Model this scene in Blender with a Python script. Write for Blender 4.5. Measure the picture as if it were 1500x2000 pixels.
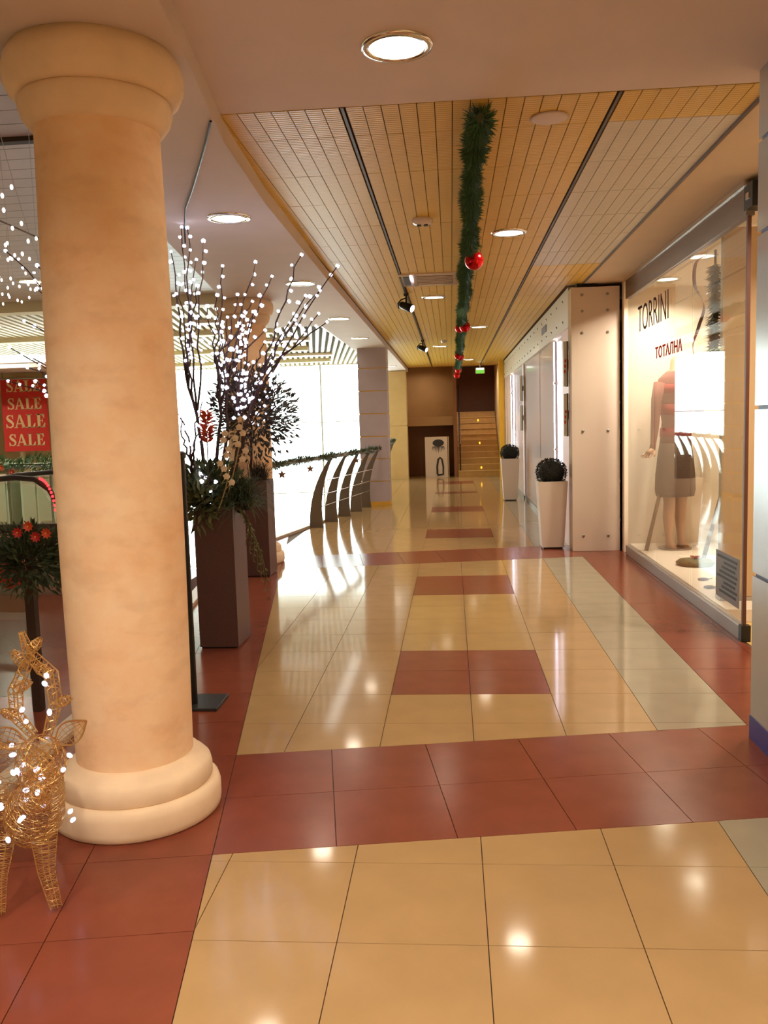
import bpy, math, random
from mathutils import Matrix, Vector
random.seed(7)
PI = math.pi
scene = bpy.context.scene
for o in list(bpy.data.objects): bpy.data.objects.remove(o)
COL = scene.collection

# ------------------------------------------------------------------ camera
CAM_R = Vector((0.9965559, 0.07743578, -0.02966559))
CAM_U = Vector((0.02146946, 0.10460845, 0.99428172))
CAM_F = Vector((-0.08009625, 0.99149421, -0.10258566))
CAM_P = Vector((0, 0, 1.5374))
cd = bpy.data.cameras.new('camera'); cam = bpy.data.objects.new('camera', cd); COL.objects.link(cam)
m = Matrix.Identity(4)
for i in range(3):
    m[i][0] = CAM_R[i]; m[i][1] = CAM_U[i]; m[i][2] = -CAM_F[i]; m[i][3] = CAM_P[i]
cam.matrix_world = m
cd.sensor_fit = 'VERTICAL'; cd.sensor_height = 36; cd.lens = 1680 / 2000 * 36
cd.clip_start = 0.05; cd.clip_end = 200
scene.camera = cam

# ------------------------------------------------------------------ world, exposure
w = bpy.data.worlds.new('world'); scene.world = w; w.use_nodes = True
bg = w.node_tree.nodes['Background']
bg.inputs[0].default_value = (0.93, 0.97, 1.0, 1); bg.inputs[1].default_value = 9.0
vs = scene.view_settings
vs.view_transform = 'Standard'; vs.look = 'None'; vs.gamma = 1.0; vs.use_curve_mapping = False
vs.exposure = 0.0
LAMP = 5.0            # watts of one ceiling downlight
WARM = (1.0, 0.87, 0.71)
try:
    scene.cycles.max_bounces = 10; scene.cycles.transparent_max_bounces = 16
    scene.cycles.sample_clamp_indirect = 6.0
except Exception: pass
pl = bpy.data.lights.new('daylight_portal', 'AREA'); pl.shape = 'RECTANGLE'; pl.size = 11.4; pl.size_y = 7.4
po = bpy.data.objects.new('daylight_portal', pl); COL.objects.link(po)
po.location = (-7.4, 24.2, -0.45); po.rotation_euler = (-PI / 2, 0, 0)
try: pl.cycles.is_portal = True
except Exception: pass

# ------------------------------------------------------------------ materials
def srgb(c):
    return tuple(((v / 255) / 12.92 if v / 255 <= .04045 else ((v / 255 + .055) / 1.055) ** 2.4) for v in c)
MATS = {}
def mat(name, col, rough=.5, metal=0., spec=.5, noise=0., nscale=8., col2=None, bump=0., bscale=40., coat=0.,
        emit=None, estr=0., stretch=None, transmission=0., alpha=1.):
    if name in MATS: return MATS[name]
    mt = bpy.data.materials.new(name); mt.use_nodes = True; nt = mt.node_tree; N = nt.nodes; L = nt.links
    b = N['Principled BSDF']
    c = srgb(col); b.inputs['Base Color'].default_value = (*c, 1)
    b.inputs['Roughness'].default_value = rough; b.inputs['Metallic'].default_value = metal
    b.inputs['Specular IOR Level'].default_value = spec
    if coat: b.inputs['Coat Weight'].default_value = coat; b.inputs['Coat Roughness'].default_value = .04
    if transmission: b.inputs['Transmission Weight'].default_value = transmission
    if emit: b.inputs['Emission Color'].default_value = (*srgb(emit), 1); b.inputs['Emission Strength'].default_value = estr
    if noise or col2 or bump:
        tc = N.new('ShaderNodeTexCoord'); mp = N.new('ShaderNodeMapping'); L.new(tc.outputs['Object'], mp.inputs[0])
        if stretch: mp.inputs['Scale'].default_value = stretch
        if noise or col2:
            nz = N.new('ShaderNodeTexNoise'); nz.inputs['Scale'].default_value = nscale; nz.inputs['Detail'].default_value = 5
            L.new(mp.outputs[0], nz.inputs['Vector'])
            cr = N.new('ShaderNodeValToRGB'); L.new(nz.outputs[0], cr.inputs[0])
            d2 = srgb(col2) if col2 else tuple(v * (1 - noise) for v in c)
            d1 = c if col2 else tuple(min(1, v * (1 + noise * .6)) for v in c)
            cr.color_ramp.elements[0].position = .32; cr.color_ramp.elements[1].position = .68
            cr.color_ramp.elements[0].color = (*d2, 1); cr.color_ramp.elements[1].color = (*d1, 1)
            L.new(cr.outputs[0], b.inputs['Base Color'])
        if bump:
            n2 = N.new('ShaderNodeTexNoise'); n2.inputs['Scale'].default_value = bscale; n2.inputs['Detail'].default_value = 4
            L.new(mp.outputs[0], n2.inputs['Vector'])
            bp = N.new('ShaderNodeBump'); bp.inputs['Strength'].default_value = bump; bp.inputs['Distance'].default_value = .01
            L.new(n2.outputs[0], bp.inputs['Height']); L.new(bp.outputs[0], b.inputs['Normal'])
    MATS[name] = mt; return mt
def emat(name, col, s):
    if name in MATS: return MATS[name]
    mt = bpy.data.materials.new(name); mt.use_nodes = True; nt = mt.node_tree
    nt.nodes.remove(nt.nodes['Principled BSDF'])
    e = nt.nodes.new('ShaderNodeEmission'); e.inputs[0].default_value = (*srgb(col), 1); e.inputs[1].default_value = s
    nt.links.new(e.outputs[0], nt.nodes['Material Output'].inputs[0]); MATS[name] = mt; return mt
def glassmat(name, tint=(250, 252, 250), ior=1.5, boost=1.0, rough=0.0):
    mt = bpy.data.materials.new(name); mt.use_nodes = True; nt = mt.node_tree; N = nt.nodes; L = nt.links
    N.remove(N['Principled BSDF'])
    tr = N.new('ShaderNodeBsdfTransparent'); tr.inputs[0].default_value = (*srgb(tint), 1)
    gl = N.new('ShaderNodeBsdfGlossy'); gl.inputs['Roughness'].default_value = rough
    fr = N.new('ShaderNodeFresnel'); fr.inputs[0].default_value = ior
    mu = N.new('ShaderNodeMath'); mu.operation = 'MULTIPLY'; mu.inputs[1].default_value = boost; mu.use_clamp = True
    ge = N.new('ShaderNodeNewGeometry'); mr = N.new('ShaderNodeMapRange')
    mr.inputs[3].default_value = ior; mr.inputs[4].default_value = 1 / ior
    L.new(ge.outputs['Backfacing'], mr.inputs[0]); L.new(mr.outputs[0], fr.inputs[0])
    L.new(fr.outputs[0], mu.inputs[0])
    mx = N.new('ShaderNodeMixShader'); L.new(mu.outputs[0], mx.inputs[0]); L.new(tr.outputs[0], mx.inputs[1]); L.new(gl.outputs[0], mx.inputs[2])
    L.new(mx.outputs[0], N['Material Output'].inputs[0]); MATS[name] = mt; return mt

M_BEIGE = mat('beige_tile', (178, 145, 101), .085, noise=.06, nscale=5, spec=.22)
M_RED = mat('red_tile', (132, 68, 49), .19, noise=.08, nscale=6, spec=.25)
M_GREY = mat('grey_tile', (162, 152, 130), .085, noise=.06, nscale=5, spec=.22)
M_YTILE = mat('yellow_shop_tile', (226, 190, 120), .15)
M_GROUT = mat('grout', (95, 70, 50), .7)
M_WHITE = mat('white_plaster', (216, 198, 192), .8, noise=.03, nscale=3)
M_SOFFIT = mat('soffit_plaster', (214, 198, 190), .8, noise=.03, nscale=3)
M_CREAMSOF = mat('cream_plaster', (205, 180, 150), .8, noise=.03, nscale=3)
M_DARK = mat('dark_void', (60, 46, 30), .8)
M_BLACK = mat('black_metal', (22, 20, 20), .35, metal=.3)
M_STEEL = mat('brushed_steel', (170, 165, 158), .3, metal=.9)
M_CHROME = mat('chrome', (225, 222, 215), .12, metal=1.)
M_GLASS = glassmat('window_glass')
M_RAILGLASS = glassmat('rail_glass', (243, 250, 246))
M_LAMP = emat('lamp_lens', (255, 232, 196), 7.0)
M_LEDW = emat('white_led', (226, 226, 255), 5.0)
M_LEDSTRIP = emat('led_strip', (236, 232, 255), 14.0)
M_NEEDLE = mat('garland_needle', (52, 92, 48), .6, noise=.35, nscale=30)
M_BALL = mat('red_bauble', (190, 18, 24), .12, metal=.75)
M_TWIG = mat('twig_bark', (62, 36, 30), .7)
M_PLANTER = mat('planter_brown', (88, 58, 52), .45, noise=.12, nscale=90, bump=.15, bscale=200)
M_SOIL = mat('soil', (50, 38, 28), .9)
M_LEAF = mat('dark_leaf', (66, 78, 44), .55, noise=.4, nscale=20)
M_LEAF2 = mat('olive_leaf', (110, 112, 64), .55, noise=.4, nscale=20)
M_ORCHID = mat('orchid_petal', (250, 232, 204), .6)
M_ORANGE = mat('orange_petal', (206, 74, 34), .6, noise=.2, nscale=20)
M_REDF = mat('red_petal', (176, 34, 28), .6, noise=.2, nscale=20)
M_BOX = mat('boxwood_leaf', (30, 32, 26), .7, noise=.4, nscale=60)
M_WPOT = mat('white_pot', (226, 210, 196), .35, spec=.5)
M_GOLD = mat('gold_wire', (218, 176, 112), .3, metal=.8)
M_LAV = mat('lavender_panel', (182, 166, 172), .45, noise=.05, nscale=4)
M_LAVY = mat('yellow_joint', (226, 172, 56), .5)
M_PGREY = mat('grey_metal_panel', (176, 172, 172), .22, metal=.35, noise=.03, nscale=3)
M_PBLUE = mat('blue_joint', (70, 66, 140), .45)
M_WPANEL = mat('white_gloss_panel', (226, 208, 192), .12, spec=.5, coat=.3)
M_BEIGEW = mat('beige_wall', (220, 192, 140), .7, noise=.05, nscale=4)
M_BROWNW = mat('brown_wall', (150, 112, 64), .75, noise=.08, nscale=3)
M_DBROWN = mat('dark_brown_wall', (98, 62, 40), .75, noise=.08, nscale=3)
M_YELW = mat('yellow_pillar', (236, 188, 60), .6)
M_STEP = mat('stair_stone', (188, 148, 90), .35, noise=.1, nscale=8)
M_SHOPW = mat('shop_wall', (250, 236, 214), .75)
M_CREAM = mat('cream_wall', (222, 200, 150), .75)
M_PINKW = mat('pink_white_wall', (236, 216, 214), .5)

def column_mat():
    mt = bpy.data.materials.new('sandstone'); mt.use_nodes = True; nt = mt.node_tree; N = nt.nodes; L = nt.links
    b = N['Principled BSDF']; b.inputs['Roughness'].default_value = .7; b.inputs['Specular IOR Level'].default_value = .25
    tc = N.new('ShaderNodeTexCoord'); mp = N.new('ShaderNodeMapping'); mp.inputs['Scale'].default_value = (1, 1, 1.15)
    L.new(tc.outputs['Object'], mp.inputs[0])
    n1 = N.new('ShaderNodeTexNoise'); n1.inputs['Scale'].default_value = 3.4; n1.inputs['Detail'].default_value = 7; n1.inputs['Roughness'].default_value = .65
    L.new(mp.outputs[0], n1.inputs[0])
    cr = N.new('ShaderNodeValToRGB'); L.new(n1.outputs[0], cr.inputs[0])
    e = cr.color_ramp.elements
    e[0].position = .33; e[0].color = (*srgb((244, 200, 154)), 1); e[1].position = .62; e[1].color = (*srgb((252, 222, 184)), 1)
    mp2 = N.new('ShaderNodeMapping'); mp2.inputs['Scale'].default_value = (1, 1, 2.0); L.new(tc.outputs['Object'], mp2.inputs[0])
    n2 = N.new('ShaderNodeTexNoise'); n2.inputs['Scale'].default_value = 6; n2.inputs['Detail'].default_value = 8; L.new(mp2.outputs[0], n2.inputs[0])
    c2 = N.new('ShaderNodeValToRGB'); L.new(n2.outputs[0], c2.inputs[0])
    c2.color_ramp.elements[0].position = .34; c2.color_ramp.elements[0].color = (.72, .66, .6, 1)
    c2.color_ramp.elements[1].position = .5; c2.color_ramp.elements[1].color = (1, 1, 1, 1)
    mx = N.new('ShaderNodeMixRGB'); mx.blend_type = 'MULTIPLY'; mx.inputs[0].default_value = .3
    L.new(cr.outputs[0], mx.inputs[1]); L.new(c2.outputs[0], mx.inputs[2]); L.new(mx.outputs[0], b.inputs['Base Color'])
    bp = N.new('ShaderNodeBump'); bp.inputs['Strength'].default_value = .25; bp.inputs['Distance'].default_value = .006
    L.new(n2.outputs[0], bp.inputs['Height']); L.new(bp.outputs[0], b.inputs['Normal'])
    return mt
M_COLUMN = column_mat()
M_CAP = mat('cast_stone', (240, 214, 180), .7, noise=.08, nscale=7, spec=.25)

def plank_mat(name, c1, c2):
    mt = bpy.data.materials.new(name); mt.use_nodes = True; nt = mt.node_tree; N = nt.nodes; L = nt.links
    b = N['Principled BSDF']; b.inputs['Roughness'].default_value = .45
    tc = N.new('ShaderNodeTexCoord'); wv = N.new('ShaderNodeTexWave'); wv.bands_direction = 'Y'; wv.inputs['Scale'].default_value = 11.5
    L.new(tc.outputs['Object'], wv.inputs[0])
    cr = N.new('ShaderNodeValToRGB'); L.new(wv.outputs[0], cr.inputs[0])
    cr.color_ramp.elements[0].position = .2; cr.color_ramp.elements[1].position = .6
    cr.color_ramp.elements[0].color = (*srgb(c2), 1); cr.color_ramp.elements[1].color = (*srgb(c1), 1)
    L.new(cr.outputs[0], b.inputs['Base Color'])
    bp = N.new('ShaderNodeBump'); bp.inputs['Strength'].default_value = .3; bp.inputs['Distance'].default_value = .004
    L.new(wv.outputs[0], bp.inputs['Height']); L.new(bp.outputs[0], b.inputs['Normal'])
    return mt
M_PLANKY = plank_mat('yellow_ceiling_plank', (222, 182, 80), (204, 160, 60))
M_PLANKW = plank_mat('white_ceiling_plank', (208, 196, 176), (200, 186, 164))
M_PLANKG = mat('grey_ceiling_plank', (176, 160, 154), .5)
M_SLAT = mat('aluminium_slat', (222, 214, 186), .5)

# ------------------------------------------------------------------ mesh helpers
class MB:
    def __init__(s): s.v = []; s.f = []; s.mi = []; s.cur = 0; s.smooth = False
    def add(s, vs, fs):
        n = len(s.v); s.v += [tuple(p) for p in vs]; s.f += [tuple(i + n for i in q) for q in fs]; s.mi += [s.cur] * len(fs); return s
    def box(s, x0, x1, y0, y1, z0, z1):
        return s.add([(x0,y0,z0),(x1,y0,z0),(x1,y1,z0),(x0,y1,z0),(x0,y0,z1),(x1,y0,z1),(x1,y1,z1),(x0,y1,z1)],
                     [(0,3,2,1),(4,5,6,7),(0,1,5,4),(1,2,6,5),(2,3,7,6),(3,0,4,7)])
    def prism(s, poly, z0, z1):
        n = len(poly)
        return s.add([(x, y, z0) for x, y in poly] + [(x, y, z1) for x, y in poly],
                     [tuple(range(n - 1, -1, -1)), tuple(range(n, 2 * n))] + [(i, (i + 1) % n, n + (i + 1) % n, n + i) for i in range(n)])
    def lathe(s, prof, n=32, c=(0, 0, 0), cap=True):
        vs = [(c[0] + r * math.cos(2 * PI * k / n), c[1] + r * math.sin(2 * PI * k / n), c[2] + z) for r, z in prof for k in range(n)]
        fs = [(i * n + k, i * n + (k + 1) % n, (i + 1) * n + (k + 1) % n, (i + 1) * n + k) for i in range(len(prof) - 1) for k in range(n)]
        if cap: fs += [tuple(range(n - 1, -1, -1)), tuple((len(prof) - 1) * n + k for k in range(n))]
        return s.add(vs, fs)
    def tube(s, pts, r, n=6, cap=True):
        pts = [Vector(p) for p in pts]; m_ = len(pts); vs = []
        rr = r if isinstance(r, (list, tuple)) else [r] * m_
        up = None
        for i, p in enumerate(pts):
            t = (pts[min(i + 1, m_ - 1)] - pts[max(i - 1, 0)])
            t = t.normalized() if t.length > 1e-9 else Vector((0, 0, 1))
            if up is None: up = t.orthogonal().normalized()
            a = (up - t * up.dot(t)); a = a.normalized() if a.length > 1e-6 else t.orthogonal().normalized()
            up = a; b = t.cross(a)
            for k in range(n):
                q = 2 * PI * k / n; vs.append(p + (a * math.cos(q) + b * math.sin(q)) * rr[i])
        fs = [(i * n + k, i * n + (k + 1) % n, (i + 1) * n + (k + 1) % n, (i + 1) * n + k) for i in range(m_ - 1) for k in range(n)]
        if cap: fs += [tuple(range(n - 1, -1, -1)), tuple((m_ - 1) * n + k for k in range(n))]
        return s.add(vs, fs)
    def ell(s, c, r, nu=12, nv=8):
        if not isinstance(r, (tuple, list)): r = (r, r, r)
        vs = [(c[0], c[1], c[2] - r[2])]
        for j in range(1, nv):
            t = -PI / 2 + PI * j / nv
            for k in range(nu):
                q = 2 * PI * k / nu
                vs.append((c[0] + r[0] * math.cos(t) * math.cos(q), c[1] + r[1] * math.cos(t) * math.sin(q), c[2] + r[2] * math.sin(t)))
        vs.append((c[0], c[1], c[2] + r[2])); L_ = len(vs) - 1
        fs = [(0, 1 + (k + 1) % nu, 1 + k) for k in range(nu)]
        for j in range(nv - 2):
            for k in range(nu):
                a = 1 + j * nu + k; b = 1 + j * nu + (k + 1) % nu
                fs.append((a, b, b + nu, a + nu))
        fs += [(L_, 1 + (nv - 2) * nu + k, 1 + (nv - 2) * nu + (k + 1) % nu) for k in range(nu)]
        return s.add(vs, fs)
    def blade(s, p, d, side, length, width, droop=0., seg=3):
        p = Vector(p); d = Vector(d).normalized(); side = Vector(side).normalized(); vs = []
        for i in range(seg + 1):
            t = i / seg; c = p + d * (length * t) + Vector((0, 0, -droop * t * t))
            wv = width * (1 - t) ** .7 if i < seg else width * .08
            vs += [c - side * wv / 2, c + side * wv / 2]
        return s.add(vs, [(2 * i, 2 * i + 1, 2 * i + 3, 2 * i + 2) for i in range(seg)])
    def leaf(s, p, d, side, length, width, cup=.15):
        p = Vector(p); d = Vector(d).normalized(); side = Vector(side); side = (side - d * side.dot(d)).normalized(); n = d.cross(side)
        vs = [p, p + d * length * .4 + side * width / 2 + n * cup * width, p + d * length, p + d * length * .4 - side * width / 2 + n * cup * width, p + d * length * .45]
        return s.add(vs, [(0, 1, 4), (1, 2, 4), (2, 3, 4), (3, 0, 4)])
    def mesh(s, name, mats):
        me = bpy.data.meshes.new(name); me.from_pydata([tuple(p) for p in s.v], [], s.f)
        for m_ in (mats if isinstance(mats, (list, tuple)) else [mats]): me.materials.append(m_)
        if any(s.mi): me.polygons.foreach_set('material_index', s.mi)
        if s.smooth: me.polygons.foreach_set('use_smooth', [True] * len(s.f))
        me.update(); return me
    def build(s, name, mats, parent=None, loc=None, rot=None, smooth=None):
        if smooth: s.smooth = True
        return link(name, s.mesh(name, mats), parent, loc, rot)
def link(name, data, parent=None, loc=None, rot=None):
    o = bpy.data.objects.new(name, data); COL.objects.link(o)
    if parent: o.parent = parent
    if loc is not None: o.location = loc
    if rot is not None: o.rotation_euler = rot
    return o
def tag(o, label=None, cat=None, group=None, kind=None):
    if label: o['label'] = label
    if cat: o['category'] = cat
    if group: o['group'] = group
    if kind: o['kind'] = kind
    return o
def struct(o, label=None):
    o['kind'] = 'structure'
    if label: o['label'] = label
    return o
def empty(name, loc=(0, 0, 0), rz=0., label=None, cat=None, group=None):
    o = bpy.data.objects.new(name, None); COL.objects.link(o); o.location = loc; o.rotation_euler = (0, 0, rz); o.empty_display_size = .1
    return tag(o, label, cat, group)
def bevel(o, wd=.005, seg=2):
    b = o.modifiers.new('bevel', 'BEVEL'); b.width = wd; b.segments = seg; b.limit_method = 'ANGLE'; return o
def copy_tree(o, parent=None):
    c = o.copy(); COL.objects.link(c); c.parent = parent
    for ch in list(o.children): copy_tree(ch, c)
    return c
def text_mesh(name, body, size, material, parent=None, loc=(0,0,0), rot=(0,0,0), extrude=.001, bold=0., align='CENTER', sx=1.):
    cu = bpy.data.curves.new(name, 'FONT'); cu.body = body; cu.size = size; cu.extrude = extrude; cu.offset = bold
    cu.align_x = align; cu.align_y = 'CENTER'; cu.resolution_u = 3
    t = bpy.data.objects.new(name, cu); COL.objects.link(t)
    bpy.context.view_layer.update()
    me = bpy.data.meshes.new_from_object(t.evaluated_get(bpy.context.evaluated_depsgraph_get()))
    bpy.data.objects.remove(t); bpy.data.curves.remove(cu)
    me.materials.clear(); me.materials.append(material)
    o = link(name, me, parent, loc, rot); o.scale = (sx, 1, 1); return o
def in_view(p):
    d = Vector(p) - CAM_P; z = d.dot(CAM_F)
    if z < .3: return None
    x = 750 + 1680 * d.dot(CAM_R) / z; y = 1000 - 1680 * d.dot(CAM_U) / z
    return (x, y, z) if -150 < x < 1650 and -150 < y < 2150 else None

# ------------------------------------------------------------------ geometry of the plan
TH = math.radians(9.0); E1 = (math.cos(TH), math.sin(TH)); E2 = (-math.sin(TH), math.cos(TH))
UL = -.43; BANDS = [(3.02, 3.97), (9.25, 10.15)]
EDGE = [(-1.95, -7), (-1.95, 2.5), (-2.02, 4.6), (-2.32, 7.2), (-2.62, 9.6), (-2.48, 11.4), (-2.2, 12.9), (-1.78, 15.6), (-1.76, 17.), (-1.95, 20), (-1.95, 24)]
def edge_x(y):
    for (x0, y0), (x1, y1) in zip(EDGE, EDGE[1:]):
        if y0 <= y <= y1: return x0 + (x1 - x0) * (y - y0) / (y1 - y0)
    return EDGE[-1][0]
def edge_at(y, off=0.):
    a = Vector((edge_x(y - .3), y - .3)); b = Vector((edge_x(y + .3), y + .3)); t = (b - a).normalized(); n = Vector((t.y, -t.x))
    return Vector((edge_x(y), y)) + n * off, t, n
def clip(poly, a, b, c):            # keep a*x+b*y <= c
    out = []
    for i in range(len(poly)):
        p, q = poly[i], poly[(i + 1) % len(poly)]
        dp = a * p[0] + b * p[1] - c; dq = a * q[0] + b * q[1] - c
        if dp <= 0: out.append(p)
        if (dp < 0 < dq) or (dq < 0 < dp):
            t = dp / (dp - dq); out.append((p[0] + (q[0] - p[0]) * t, p[1] + (q[1] - p[1]) * t))
    return out
def area(p): return .5 * sum(p[i][0] * p[(i + 1) % len(p)][1] - p[(i + 1) % len(p)][0] * p[i][1] for i in range(len(p)))
def inset(poly, g):
    out = poly
    for i in range(len(poly)):
        p, q = poly[i], poly[(i + 1) % len(poly)]
        dx, dy = q[0] - p[0], q[1] - p[1]; l = math.hypot(dx, dy)
        if l < 1e-6: continue
        a, b = dy / l, -dx / l            # outward normal for ccw
        out = clip(out, a, b, a * p[0] + b * p[1] - g)
        if len(out) < 3: return []
    return out
def clip_edge(poly):                # against the curved slab edge and the shop fronts
    cy = sum(p[1] for p in poly) / len(poly)
    pt, t, n = edge_at(min(max(cy, -6), 23.5))
    poly = clip(poly, -n.x, -n.y, -(n.x * pt.x + n.y * pt.y) - .05)
    if len(poly) >= 3: poly = clip(poly, 1, 0, 1.93 if cy < 9.9 else 1.44)
    if len(poly) >= 3: poly = clip(poly, 0, 1, 24.0)
    return poly

# ------------------------------------------------------------------ floor
slab = MB(); edge_poly = [(x, y) for x, y in EDGE]
slab.prism(edge_poly[::-1] and ([(1.95, -7)] + [(1.95, 24.0)] + edge_poly[::-1]), -.35, -.008)
FLOOR = struct(slab.build('floor', M_GROUT), 'glossy beige and terracotta tiled gallery floor')
TX, TY = .45, .47
frag = []
sq = [(4.75, 5.69), (7.57, 8.51), (11.5, 12.44), (14.6, 15.4), (18.2, 19.0), (21.3, 22.1)]
ix0 = -.824 - 3 * TX
for i in range(12):
    for j in range(-14, 50):
        x0 = ix0 + i * TX; y0 = 2.40 + j * TY
        if y0 > 24 or y0 < -4.5: continue
        base = [(x0, y0), (x0 + TX, y0), (x0 + TX, y0 + TY), (x0, y0 + TY)]
        base = clip(base, -E1[0], -E1[1], -UL)
        if len(base) < 3: continue
        iv = [(-99, BANDS[0][0]), (BANDS[0][1], BANDS[1][0]), (BANDS[1][1], 99)]
        for a, b in iv:
            p = clip(clip(base, E2[0], E2[1], b), -E2[0], -E2[1], -a) if len(clip(base, E2[0], E2[1], b)) >= 3 else []
            if len(p) < 3: continue
            p = clip_edge(p)
            if len(p) < 3 or area(p) < .002: continue
            cx = x0 + TX / 2; cy = y0 + TY / 2
            mi = 0
            if .97 < cx < 1.43: mi = 2
            elif cx > 1.43: mi = 1
            elif -.374 < cx < .526 and any(s0 - .05 < cy < s1 + .05 for s0, s1 in sq): mi = 1
            frag.append((p, mi))
for k in range(-12, 14):
    for j in range(-18, 50):
        u0 = UL + k * TX; v0 = 3.02 + j * .475
        if v0 < -4.5 or v0 > 25: continue
        cv = v0 + .2375; cu = u0 + TX / 2
        inband = any(a - .01 < cv < b + .01 for a, b in BANDS)
        if cu > UL and not (inband or BANDS[1][0] - .5 < cv < BANDS[1][1] + .5): continue
        p = [(u * E1[0] + v * E2[0], u * E1[1] + v * E2[1]) for u, v in ((u0, v0), (u0 + TX, v0), (u0 + TX, v0 + .475), (u0, v0 + .475))]
        if cu > UL:
            bb = [b for b in BANDS if b[0] - .5 < cv < b[1] + .5][0]
            p = clip(p, E2[0], E2[1], bb[1])
            if len(p) >= 3: p = clip(p, -E2[0], -E2[1], -bb[0])
        if len(p) < 3: continue
        p = clip_edge(p)
        if len(p) < 3 or area(p) < .002: continue
        frag.append((p, 1))
items = []
for p, mi in frag:
    cx = sum(q[0] for q in p) / len(p); cy = sum(q[1] for q in p) / len(p)
    v = in_view((cx, cy, 0)); items.append((v[2] / math.sqrt(area(p) / .2) if v else 999, p, mi, cx, cy))
items.sort(key=lambda t: t[0])
TM = [M_BEIGE, M_RED, M_GREY]; rest = MB()
for n, (d, p, mi, cx, cy) in enumerate(items):
    q = inset(p, .0016)
    if len(q) < 3: continue
    if n < 300 and d < 900:
        mb = MB().prism([(x - cx, y - cy) for x, y in q], -.008, 0); mb.build('tile', TM[mi], FLOOR, (cx, cy, 0))
    else: rest.cur = mi; rest.prism(q, -.008, 0)
tag(rest.build('tile_field', TM, FLOOR), kind='stuff')

# slab edge trim and lower level
pts = [(*edge_at(y, .0)[0], .0) for y in [-5 + .5 * k for k in range(57)]]
eb = MB(); 
for a, b in zip(pts, pts[1:]):
    for (z0, z1, o0, o1) in ((-.40, .03, -.06, .05),):
        n = Vector((b[1] - a[1], -(b[0] - a[0]))).normalized()
        eb.prism([(a[0] + n.x * o0, a[1] + n.y * o0), (a[0] + n.x * o1, a[1] + n.y * o1), (b[0] + n.x * o1, b[1] + n.y * o1), (b[0] + n.x * o0, b[1] + n.y * o0)], z0, z1)
struct(eb.build('trim_1', mat('edge_trim', (196, 176, 150), .4)), 'pale trim along the curved gallery edge')
struct(MB().box(-13, 2, -7, 24, -4.4, -4.2).build('floor_lower', mat('lower_floor', (216, 206, 190), .3)), 'pale floor of the level below')

# ------------------------------------------------------------------ ceilings
ZC, ZS = 3.03, 2.93
sof_r = [(-1.165, 24.2), (-1.16, 8.4), (-1.134, 5.5), (-1.08, 4.3), (-.98, 3.45), (-.92, 2.9), (-.85, 2.0), (-.7, 0), (-.45, -7)]
sof_l = [(-4.2, -7), (-4.2, 3.47), (-1.7, 3.47), (-2.3, 8.2), (-2.82, 12.25), (-1.8, 12.25), (-1.8, 24.2)]
sm = MB()
def poly_slab(mb, poly, z0, z1):
    import bmesh
    n = len(poly)
    bm = bmesh.new(); vs = [bm.verts.new((x, y, z0)) for x, y in poly]; f = bm.faces.new(vs)
    bmesh.ops.triangulate(bm, faces=[f]); bm.verts.index_update()
    tri = [tuple(v.index for v in f.verts) for f in bm.faces]; bm.free()
    mb.add([(x, y, z0) for x, y in poly] + [(x, y, z1) for x, y in poly],
           tri + [tuple(i + n for i in reversed(t)) for t in tri] + [(i, (i + 1) % n, n + (i + 1) % n, n + i) for i in range(n)])
poly_slab(sm, (sof_r + sof_l), ZS, 3.30)
struct(sm.build('ceiling_soffit', M_SOFFIT), 'dropped pale plaster ceiling band over the columns')
struct(MB().box(-1.3, 2.2, -7, 4.22, ZC, 3.35).build('ceiling_near', M_WHITE), 'smooth pale plaster ceiling above the viewer')
CEIL = struct(MB().box(-1.3, 1.6, 4.22, 24.3, ZC + .028, 3.35).build('ceiling', mat('plank_backing', (136, 102, 60), .8)), 'yellowish metal plank ceiling over the corridor')
struct(MB().box(1.5, 2.0, 4.22, 10.2, ZC - .005, 3.35).build('ceiling_shop_edge', M_CREAMSOF), 'smooth beige ceiling strip above the shop window')
rows = [4.23, 4.64] + [4.64 + .685 * k for k in range(1, 29)]
secs = [(-1.155, -.50, 8), (-.47, .80, 15), (.83, 1.5, 8)]
shared = {}; planks = []
for r0, r1 in zip(rows, rows[1:]):
    for a, b, n in secs:
        wd = (b - a) / n
        for k in range(n):
            cx = a + wd * (k + .5); cy = (r0 + r1) / 2
            if cx > 1.36 and cy > 9.95: continue
            white = (a > .8 and 4.6 < r0 < 8.7)
            v = in_view((cx, cy, ZC)); planks.append((v[2] if v else 999, cx, cy, wd, r1 - r0, white))
planks.sort(key=lambda t: t[0]); rest = MB()
for n, (d, cx, cy, wd, ln, white) in enumerate(planks):
    hw, hl = wd / 2 - .0022, ln / 2 - .0025
    if n < 300 and d < 900:
        key = (round(wd, 4), round(ln, 3), white)
        if key not in shared: shared[key] = MB().box(-hw, hw, -hl, hl, 0, .014).mesh('plank', M_PLANKW if white else M_PLANKY)
        link('plank', shared[key], CEIL, (cx, cy, ZC + (random.random() - .5) * .0012))
    else: rest.cur = 1 if white else 0; rest.box(cx - hw, cx + hw, cy - hl, cy + hl, ZC, ZC + .014)
tag(rest.build('plank_field', [M_PLANKY, M_PLANKW], CEIL), kind='stuff')
for x in (-.485, .815): MB().box(x - .007, x + .007, 4.22, 24.2, ZC - .004, ZC + .02).build('carrier_rail', mat('dark_rail', (84, 66, 48), .5), CEIL)
MB().box(-1.175, -1.15, 4.3, 24.2, ZC - .006, ZC + .02).build('edge_rail', mat('dark_rail', (84, 66, 48), .5), CEIL)
MB().box(1.49, 1.51, 4.25, 9.95, ZC - .012, ZC + .02).build('edge_rail', mat('dark_rail', (84, 66, 48), .5), CEIL)

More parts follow.
